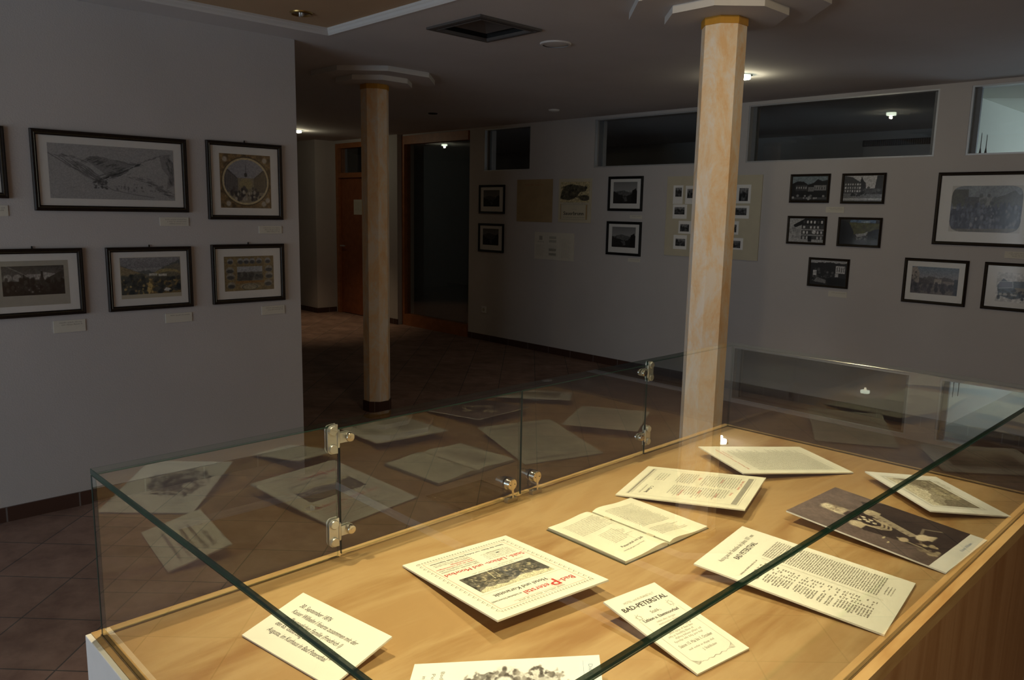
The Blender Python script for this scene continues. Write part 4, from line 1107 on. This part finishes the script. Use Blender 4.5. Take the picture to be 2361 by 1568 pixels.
# 2 large brochure cover in red and black, upside down from here
W, H = .2269, .2836
e = document('hotel_brochure', 'large cream brochure page with red lettering and a town photo, upside down', 'document', (-1.0667, .7676), 1.4592, W, H, 4.7, (1, .1), 'paper')
s = Sheet(SZ); m0 = .016
s.frame(m0 + .010, W - m0 - .010, m0 + .010, H - m0 - .010, .0008, 'ink_pink')
x = m0
while x < W - m0 - .006:                                   # interlaced border
    for yb_ in (m0, H - m0 - .006):
        s.rect(x, x + .0035, yb_ + .001, yb_ + .0018, 'ink_grey'); s.rect(x + .001, x + .0018, yb_, yb_ + .006, 'ink_grey'); s.rect(x + .003, x + .0036, yb_ + .002, yb_ + .0055, 'ink_pale')
    x += .0058
y = m0
while y < H - m0 - .006:
    for xb in (m0, W - m0 - .006):
        s.stroke([(xb, y), (xb + .006, y + .004)], .0011, 'ink_grey'); s.rect(xb + .001, xb + .0017, y + .002, y + .0095, 'ink_pale'); s.rect(xb + .004, xb + .0047, y + .003, y + .009, 'ink_pale')
    y += .0125
s.words(W * .3, W * .74, H - .034, .0045, 'ink_pale'); s.rect(W * .3, W * .74, H - .037, H - .0363, 'ink_pink')
s.text('Bad-', .034, H - .056, .020, 'ink_red', 'l', .030, bold=.0003); s.text('P', .067, H - .064, .036, 'ink_red', 'l', .016, bold=.0006)
for k in range(9):
    a = k * .7; s.stroke([(.075 + .009 * math.cos(a), H - .052 + .014 * math.sin(a)), (.075 + .013 * math.cos(a + .6), H - .052 + .020 * math.sin(a + .6))], .0006, 'ink_pink')
s.text('eterstal', .086, H - .056, .020, 'ink_red', 'l', .050, bold=.0003)
s.text('im badischen Schwarzwald', .140, H - .056, .0085, 'ink', 'l', .058); s.text('Hotel und Kuranstalt', .128, H - .076, .0150, 'ink', 'c', .106, bold=.0002)
s.rect(.03, W - .03, H - .086, H - .0855, 'ink_pale')
s.words(.07, .16, .1150 + .0, .0035, 'ink_pale'); s.words(.045, .10, .1085, .0035, 'ink_pale')
s.text('Stahl-, Lithion- und Moorbad', W / 2, .0880, .0165, 'ink_red', 'c', .166, bold=.0003)
s.block(.036, .098, .052, .084, .0062, 'ink_pale'); s.rect(.062, .068, .060, .0635, 'ink'); s.text('J. Stahlhuber', .064, .050, .006, 'ink_grey', 'c', .040)
for i, (tx, k) in enumerate((('Stahl-, Schwefel- und Moorb\u00e4der', 'ink_grey'), ('Neueste, vorz\u00fcgliche sehr', 'ink_grey'), ('reich an und reichhaltigen', 'ink_red'), ('Lithiumh\u00e4ltige', 'ink_red'))):
    s.text(tx, .118, .077 - i * .0075, .0070, k, 'l', .078 if i < 3 else .045, bold=.0001)
s.words(.118, W - .036, .0475, .0035, 'ink_grey'); s.words(.118, W - .036, .0425, .0030, 'ink_pale')
s.text('Saison der B\u00e4der von Anfang Mai bis Ende September.', W / 2, .0335, .0075, 'ink', 'c', .160, bold=.0001)
s.build(e)
A = Art(190, 88, (.66, .65, .58), 61); A.grad(.72, 1, (.86, .84, .72), (.80, .78, .68)); A.ridge([.78, .80, .74, .72, .80, .86, .84, .78, .90], (.52, .50, .46), 1, .03)
A.ridge([.86, .70, .60, .55, .64, .62, .58, .70, .84], (.36, .35, .33), 1, .05); A.poly([(0, .55), (.3, .45), (.7, .52), (1, .50), (1, 0), (0, 0)], (.40, .39, .36))
A.blobs(120, (.1, .95, .1, .62), .03, (.76, .72, .60), (.48, .44, .38), .8); A.blobs(130, (0, 1, 0, .7), .035, (.20, .20, .19), (.34, .33, .31), .75); A.line([(.62, 0), (.66, .5)], (.85, .82, .68), .012, .8); A.line([(.55, .05), (.57, .4)], (.8, .78, .66), .01, .8)
A.mottle(90, .28, None, 2); A.build('printed_view', .150, .070, e, y=SZ, x0=(W - .150) / 2, z0=.1215, flat=True)

# 3 slim flyer
W, H = .1137, .189
e = document('hotel_flyer', 'narrow cream flyer with a bold capital heading, in front of the booklet', 'document', (-.5303, .8724), 1.4512, W, H, 7.5, (-1, .1))
s = Sheet(SZ)
s.text('HOTEL und KURANSTALT', W / 2, H - .0225, .0068, 'ink_grey', 'c', .066); s.text('BAD-PETERSTAL', W / 2, H - .0385, .0138, 'ink', 'c', .094, bold=.0004)
s.rect(W / 2 - .002, W / 2 + .002, H - .0465, H - .0435, 'ink'); s.text('Stahl-,', W / 2, H - .0590, .0090, 'ink_grey', 'c', .020, bold=.0002); s.text('Lithion u. Eisenmoorbad', W / 2, H - .0715, .0090, 'ink', 'c', .074, bold=.0002)
s.text('nebst allen \u00fcbrigen', W / 2, H - .0800, .0058, 'ink_pale', 'c', .040); s.text('medicinischen B\u00e4dern', W / 2, H - .0865, .0058, 'ink_pale', 'c', .044); s.text('im badischen Schwarzwald', W / 2, H - .0930, .0058, 'ink_pale', 'c', .050)
for i in range(5): s.words(.024 + (i % 2) * .008, .090 - (i % 3) * .006, .086 - i * .0062, .0036, 'ink_pale')
s.text('Saison 15. Mai bis 1. October', W / 2, .0490, .0086, 'ink_grey', 'c', .070, bold=.0001); s.words(.030, .084, .0395, .0035, 'ink_pale'); s.text('J. Stahlhuber', W / 2 + .008, .0300, .0068, 'ink_grey', 'c', .030)
for x in (.014, W - .014):
    s.stroke([(x, .024), (x, .125)], .0005, 'ink_pale')
    sg_ = 1 if x < W / 2 else -1
    for k in range(5): s.stroke([(x + sg_ * (.001 * k), .024 - k * .001), (x + sg_ * (.003 + .0016 * k), .012 + k * .0012), (x + sg_ * (.009 + .001 * k), .013 + k * .0006)], .0005, 'ink_pale')
for k in range(22): s.stroke([(.026 + k * .0028, .0135 + .0012 * math.sin(k * 1.3)), (.0285 + k * .0028, .0135 + .0012 * math.sin((k + 1) * 1.3))], .0012 if 6 < k < 16 else .0006, 'ink_pale')
for cx_, cy_ in ((.020, H - .058), (W - .020, H - .053)):
    for k in range(14):
        a = k * .9; s.stroke([(cx_ + .006 * math.cos(a), cy_ + .009 * math.sin(a)), (cx_ + .007 * math.cos(a + 1.6) * .6, cy_ + .009 * math.sin(a + 1.6) * .6)], .0005, 'ink_pale')
s.build(e)

# 4 statistics sheet
W, H = .2172, .3117
e = document('statistics_sheet', 'long cream sheet filled with dense number tables and close grey text', 'document', (-.3985, 1.172), 1.7147, W, H, 3.5, (-1, -.14))
s = Sheet(SZ)
s.text('Auszug aus der Statistike des Jahres 1871 von', W / 2 + .008, H - .034, .0125, 'ink_grey', 'c', .150, bold=.00015); s.text('BAD PETERSTHAL.', W / 2 + .010, H - .052, .0150, 'ink', 'c', .092, bold=.0002)
s.block(.120, .200, .040, H - .074, .0042, 'ink_grey', h=.0027, dens=.75)
s.rect(.1085, .1090, .028, H - .080, 'ink_pale'); s.rect(.1110, .1113, .028, H - .080, 'ink_pale')
s.words(.022, .096, H - .078, .0034, 'ink_grey', dens=.7)
y = H - .090; rr = random.Random(9)
while y > .030:
    x0 = .024 + rr.random() * .012; s.words(x0, .062, y, .0030, 'ink_grey', dens=.8)
    for xx in (.066, .078, .089):
        if rr.random() < .72: s.words(xx, xx + .0085, y, .0030, 'ink_grey', dens=.8)
    y -= .0046 if rr.random() < .8 else .0085
s.block(.134, .170, .018, .036, .0050, 'ink_grey')
s.build(e)

# 5 portrait photograph
W, H = .2179, .3089
e = document('portrait_photograph', 'sepia portrait photograph of an old officer on a card with a white foot strip', 'photograph', (-.4085, 1.4717), 1.5493, W, H, 4.1, (-1, .02), 'paper_white')
A = Art(170, 215, (.44, .38, .37), 77)
A.grad(0, 1, (.36, .31, .30), (.46, .40, .39)); A.mottle(8, .14, None, 3)
A.poly([(.66, 0), (.60, .35), (.72, .66), (.85, .74), (1, .60), (1, 0)], (.21, .17, .17), .85); A.poly([(.30, 0), (.26, .35), (.22, .50), (.32, .62), (.42, .68), (.56, .70), (.70, .62), (.78, .46), (.80, .20), (.84, 0)], (.20, .165, .17))
A.ell(.46, .80, .082, .098, (.74, .68, .60), 1, .25); A.ell(.46, .862, .074, .040, (.86, .82, .74), .9, .6)      # head, white hair
A.ell(.535, .80, .030, .080, (.50, .44, .39), .7, .8)
A.poly([(.41, .72), (.52, .72), (.545, .66), (.40, .65)], (.28, .23, .22))
A.ell(.392, .760, .022, .046, (.86, .82, .74), .85, .7); A.ell(.528, .762, .020, .044, (.70, .65, .57), .8, .7)          # whiskers
A.ell(.462, .738, .040, .012, (.82, .77, .69), .85, .7)
A.ell(.430, .803, .014, .0055, (.30, .25, .23), .8, .8); A.ell(.492, .803, .014, .0055, (.28, .23, .21), .8, .8)
A.line([(.414, .818), (.446, .819)], (.52, .46, .40), .004, .6); A.line([(.478, .819), (.508, .817)], (.50, .44, .38), .004, .6)
A.poly([(.455, .800), (.466, .800), (.472, .768), (.450, .768)], (.60, .53, .46), .6); A.line([(.442, .722), (.480, .722)], (.46, .38, .34), .004, .6)
A.ell(.378, .798, .010, .022, (.62, .55, .48), .8, .5); A.ell(.542, .798, .010, .022, (.48, .42, .37), .8, .5)
A.ell(.305, .585, .075, .045, (.78, .73, .64), .95, .4); A.ell(.66, .605, .075, .045, (.76, .71, .62), .95, .4); A.mottle(60, .12, None, 1)
for k in range(9): A.line([(.25 + k * .014, .57), (.245 + k * .014, .53)], (.74, .69, .60), .008, .85); A.line([(.61 + k * .014, .59), (.607 + k * .014, .55)], (.72, .67, .58), .008, .85)
A.poly([(.62, .62), (.70, .58), (.52, .22), (.44, .25)], (.66, .61, .54), .9)
for k in range(7): A.line([(.63 - k * .024, .56 - k * .048), (.575 - k * .02, .585 - k * .052)], (.42, .37, .34), .007, .8)
for k in range(3): A.line([(.34, .58 - k * .02), (.37, .49 - k * .03), (.43, .44 - k * .03), (.50, .46 - k * .03), (.55, .54 - k * .03)], (.78, .72, .62), .008, .85)
for (x, y) in ((.42, .60), (.46, .575), (.505, .60), (.44, .545), (.49, .54), (.45, .50)): A.ell(x, y, .020, .016, (.86, .82, .74), .95, .4)
for k in range(9): A.ell(.455 + (k % 2) * .05, .62 - (k // 2) * .06, .008, .006, (.70, .63, .52), .9, .4)
A.ell(.33, .26, .055, .030, (.74, .67, .58), .95, .4); A.ell(.52, .19, .085, .040, (.84, .79, .71), .95, .35)
for k in range(5): A.line([(.49 + k * .02, .19), (.52 + k * .028, .13)], (.82, .76, .68), .010, .9)
A.line([(.60, .22), (.72, .24), (.80, .14)], (.60, .55, .48), .010, .7); A.line([(.33, .30), (.30, .12), (.24, .02)], (.72, .66, .56), .008, .8); A.blobs(26, (.22, .44, .02, .18), .022, (.80, .74, .62), (.40, .34, .30), .85)
A.ell(.22, .36, .03, .008, (.85, .80, .66), .8, .3); A.ell(.16, .31, .022, .007, (.85, .80, .66), .8, .3)
A.mottle(90, .08, None, 2)
A.build('photographic_image', W, H - .030, e, y=SZ, x0=0, z0=.030, mat=M['photo'], flat=True)
s = Sheet(SZ); s.text('Kaiser Wilhelm', .145, .012, .009, 'ink_blue', 'c', .055); s.build(e)

# 6 landscape print near the far glass corner
W, H = .2529, .1844
e = document('landscape_print', 'white card with a small brown landscape print, nearest the right edge', 'print', (-.6084, 2.0241), -.6601, W, H, 5.2, (-.6, -.8), 'paper_white', 'steel')
A = Art(150, 100, (.84, .82, .76), 66); A.grad(.65, 1, (.80, .77, .70), (.84, .82, .76)); A.ridge([.80, .84, .74, .60, .56, .66, .78, .88], (.64, .61, .55), 1, .04); A.ridge([.70, .58, .46, .40, .44, .52, .66, .74], (.50, .47, .42), 1, .05)
A.poly([(.30, .42), (.6, .42), (.75, .10), (.35, .04), (.2, .2)], (.68, .64, .54), .8); A.blobs(90, (0, 1, .02, .5), .035, (.42, .40, .36), (.72, .69, .61), .75); A.mottle(70, .25, None, 2)
A.build('printed_view', .178, .112, e, y=SZ, x0=.037, z0=.042, flat=True)
s = Sheet(SZ); s.frame(.030, .222, .036, .160, .0012, 'ink_pale'); s.frame(.027, .225, .033, .163, .0006, 'ink_grey')
for k in range(60): a = .05 + (k % 20) * .0028; s.stroke([(.155 + (k % 20) * .003, .024 + (k // 20) * .002 + .003 * math.sin(k)), (.157 + (k % 20) * .003, .028 + (k // 20) * .002)], .0006, 'ink_pale')
s.build(e)

# 7 far text sheet
W, H = .2168, .3078
e = document('text_sheet', 'cream sheet of close grey text, farthest back in the case', 'document', (-.947, 2.0031), -.4957, W, H, 3.7, (-.48, -.88), 'paper')
s = Sheet(SZ)
s.text('Bad Peterstal Kurhaus und Stahlquellen', W / 2, H - .036, .0080, 'ink_red', 'c', .160); s.text('im Renchthal', W / 2 + .04, H - .046, .0060, 'ink_red', 'c', .050)
s.block(.022, W - .022, .034, H - .056, .0054, 'ink_grey', h=.0030, ragged=.035, dens=.6); s.rect(.022, W - .022, .026, .0266, 'ink_pale')
s.build(e)

# 8 sheet with red subheadings
W, H = .2302, .2826
e = document('price_sheet', 'cream printed page with red subheadings and a grey ornamental band at each end', 'document', (-1.0441, 1.3309), 1.8903, W, H, 4.3, (1, .3), 'paper_old')
s = Sheet(SZ)
s.frame(.018, W - .018, .018, H - .018, .0006, 'ink_grey'); s.rect(.022, W - .022, H - .034, H - .022, 'ink_pale')
for k in range(46): s.stroke([(.024 + k * .004, H - .033), (.027 + k * .004, H - .023)], .0009, 'ink_grey')
s.rect(.020, W - .020, .020, .024, 'ink_grey')
for k in range(40): s.stroke([(.022 + k * .0046, .025), (.025 + k * .0046, .030)], .001, 'ink_grey')
s.block(.030, .112, .150, H - .044, .0056, 'ink_grey', h=.0029, ragged=.012); s.block(.030, .112, .095, .140, .0056, 'ink_grey', h=.0029, ragged=.02)
s.block(.122, W - .030, .100, H - .052, .0056, 'ink_grey', h=.0029, ragged=.03); s.block(.045, .100, .040, .075, .0070, 'ink_pale', h=.0035)
for (x, y, tx) in ((.045, H - .043, 'Bade- und Trinkkur'), (.050, .195, 'Pension'), (.052, .143, 'B\u00e4der'), (.135, H - .050, 'Preise'), (.150, .205, 'Zimmer'), (.140, .165, 'Wagen'), (.150, .128, 'Anmerkung')):
    s.text(tx, x, y, .0085, 'ink_red', 'l')
s.text('C. Kimmig', .170, .055, .0110, 'ink', 'c', bold=.0002); s.words(.140, .200, .043, .0040, 'ink_grey')
s.build(e)

# 9 print in the foreground, cut off by the lower edge
W, H = .192, .2538
e = document('engraving_sheet', 'white sheet with a large leafy engraving, cut off by the lower edge', 'print', (-.806, .600), math.atan2(-.138, .133), W, H, 5.7, (.72, .69), 'paper_white')
A = Art(150, 200, (.935, .935, .935), 13)
A.ell(.48, .50, .36, .40, (.72, .71, .70), .6, .5)
A.blobs(420, (.10, .90, .10, .92), .030, (.16, .14, .14), (.62, .60, .58), .70, .8)
A.ell(.50, .50, .20, .22, (.34, .30, .30), .85, .5); A.ell(.30, .42, .08, .07, (.92, .92, .92), .9, .3); A.ell(.42, .66, .07, .05, (.90, .90, .90), .85, .4); A.ell(.30, .72, .05, .05, (.86, .86, .86), .8, .4)
A.blobs(80, (.15, .85, .15, .85), .018, (.93, .93, .93), (.75, .75, .75), .8)
dd = np.sqrt(((A.X - .46) / .44) ** 2 + ((A.Y - .50) / .44) ** 2) + (A.fbm(9, 3) - .5) * .9; A.put(np.clip((dd - .86) / .08, 0, 1), (.935, .935, .935)); A.mottle(70, .10, (dd < .86).astype(float), 2)
A.build('engraving', W * .86, .170, e, y=SZ, x0=.004, z0=.055, flat=True)
s = Sheet(SZ)
for k in range(3): s.text(('Badhaus zu', 'Peterstal', 'im Renchthal')[k], .050 + 0 * k, .040 - k * .012, .0075, 'ink_grey', 'c', .055 - k * .008)
s.rect(.012, W - .012, H - .023, H - .0225, 'ink_blue'); s.text('Die Kurgesellschaft zu Peterstal', W / 2, H - .016, .0085, 'ink_blue', 'c', .150)
s.build(e)

# 10 open booklet
bk = thing('open_booklet', 'small open booklet with aged pages, in the middle of the case', 'book', mtx=Matrix.Translation((-.908, 1.203, ZT)) @ Matrix.Rotation(math.radians(-1.5), 4, 'Z'))
BL, BWd = .198, .127      # along local x, page width along local y
def hgt(t, side):         # t 0 at the spine, 1 at the outer edge
    return .0045 + .0062 * math.exp(-((t - .16) / .34) ** 2) * (1 - math.exp(-(t / .05) ** 2) * .55) + .0018 * t
cv = MB()
for sd in (-1, 1): cv.box(-BL / 2 - .002, BL / 2 + .002, min(0, sd * (BWd + .0025)), max(0, sd * (BWd + .0025)), .0002, .0013)
cv.build('cover', M['cover'], bk)
NX, NY = 14, 26
def page_z(i, t, side, k):
    x = i / NX
    return .0014 + (hgt(t, side) - .0014) * k + .0012 * k * math.sin(3.0 * x + (0 if side < 0 else 1.2)) * t
for side in (-1, 1):
    pb = MB(); vs = []; n1 = (NX + 1) * (NY + 1)
    for k in (1.0, 0.0):
        for i in range(NX + 1):
            for j in range(NY + 1):
                t = j / NY; y = side * (.0030 + t * (BWd - .0030)) * (1 if k else .999)
                vs.append((-BL / 2 + BL * i / NX, y, page_z(i, t, side, k) if k else .0014))
    fs = []
    for i in range(NX):
        for j in range(NY):
            a = i * (NY + 1) + j; fs.append((a, a + 1, a + NY + 2, a + NY + 1)); fs.append((n1 + a, n1 + a + NY + 1, n1 + a + NY + 2, n1 + a + 1))
    for i in range(NX):
        for j in (0, NY):
            a = i * (NY + 1) + j; fs.append((a, a + NY + 1, n1 + a + NY + 1, n1 + a))
    for j in range(NY):
        for i in (0, NX):
            a = i * (NY + 1) + j; fs.append((a, a + 1, n1 + a + 1, n1 + a))
    pb.add(vs, fs); blk = pb.build('page_block', M['paper_old'], bk, smooth=True)
    # a second leaf edge line to suggest the stack of pages
    le = MB(); y = side * (BWd + .0002)
    for q in range(3): le.box(-BL / 2, BL / 2, min(y, y + side * .0004), max(y, y + side * .0004), .0022 + q * .0016, .0026 + q * .0016)
    le.build('leaf_edges', M['ink_pale'], blk)
    s = Sheet(0); s.rnd = random.Random(20 + side)
    # reader: page up = -x, right = +y
    def blockp(a0, a1, b0, b1, pitch, ink, **kw): s.block(a0, a1, b0, b1, pitch, ink, **kw)
    if side < 0:
        blockp(.020, BWd - .012, .118, BL - .018, .0052, 'ink_pale', h=.0026, ragged=.01, dens=.5); blockp(.045, BWd - .020, .062, .110, .0048, 'ink_pale', h=.0024, ragged=.03, dens=.5)
        s.text('Peterstal im Juli', .070, .040, .0095, 'ink', 'c', .060); s.words(.03, .09, .028, .003, 'ink_grey'); s.rect(.085, .0854, .04, .11, 'ink_grey')
    else:
        blockp(.016, BWd - .022, .072, BL - .020, .0050, 'ink_pale', h=.0026, ragged=.008, dens=.55); blockp(.016, BWd - .022, .024, .062, .0050, 'ink_pale', h=.0026, ragged=.03, dens=.5)
    for k_, m_ in s.L.items():
        out = []
        for (px, py, pz) in m_.v:
            yy = (px - BWd) if side < 0 else px; t = min(1, max(0, (abs(yy) - .0022) / (BWd - .0022))); xx = BL / 2 - py
            fi = (xx + BL / 2) / BL * NX; out.append((xx, yy, page_z(fi, t, side, 1.0) + .0004))
        m_.v = out
    s.build(blk)
st = MB()
for x in (-.055, .055): st.box(x - .009, x + .009, -.0035, .0035, .0045, .0075)
st.build('binding_tape', M['board_cream'], bk)
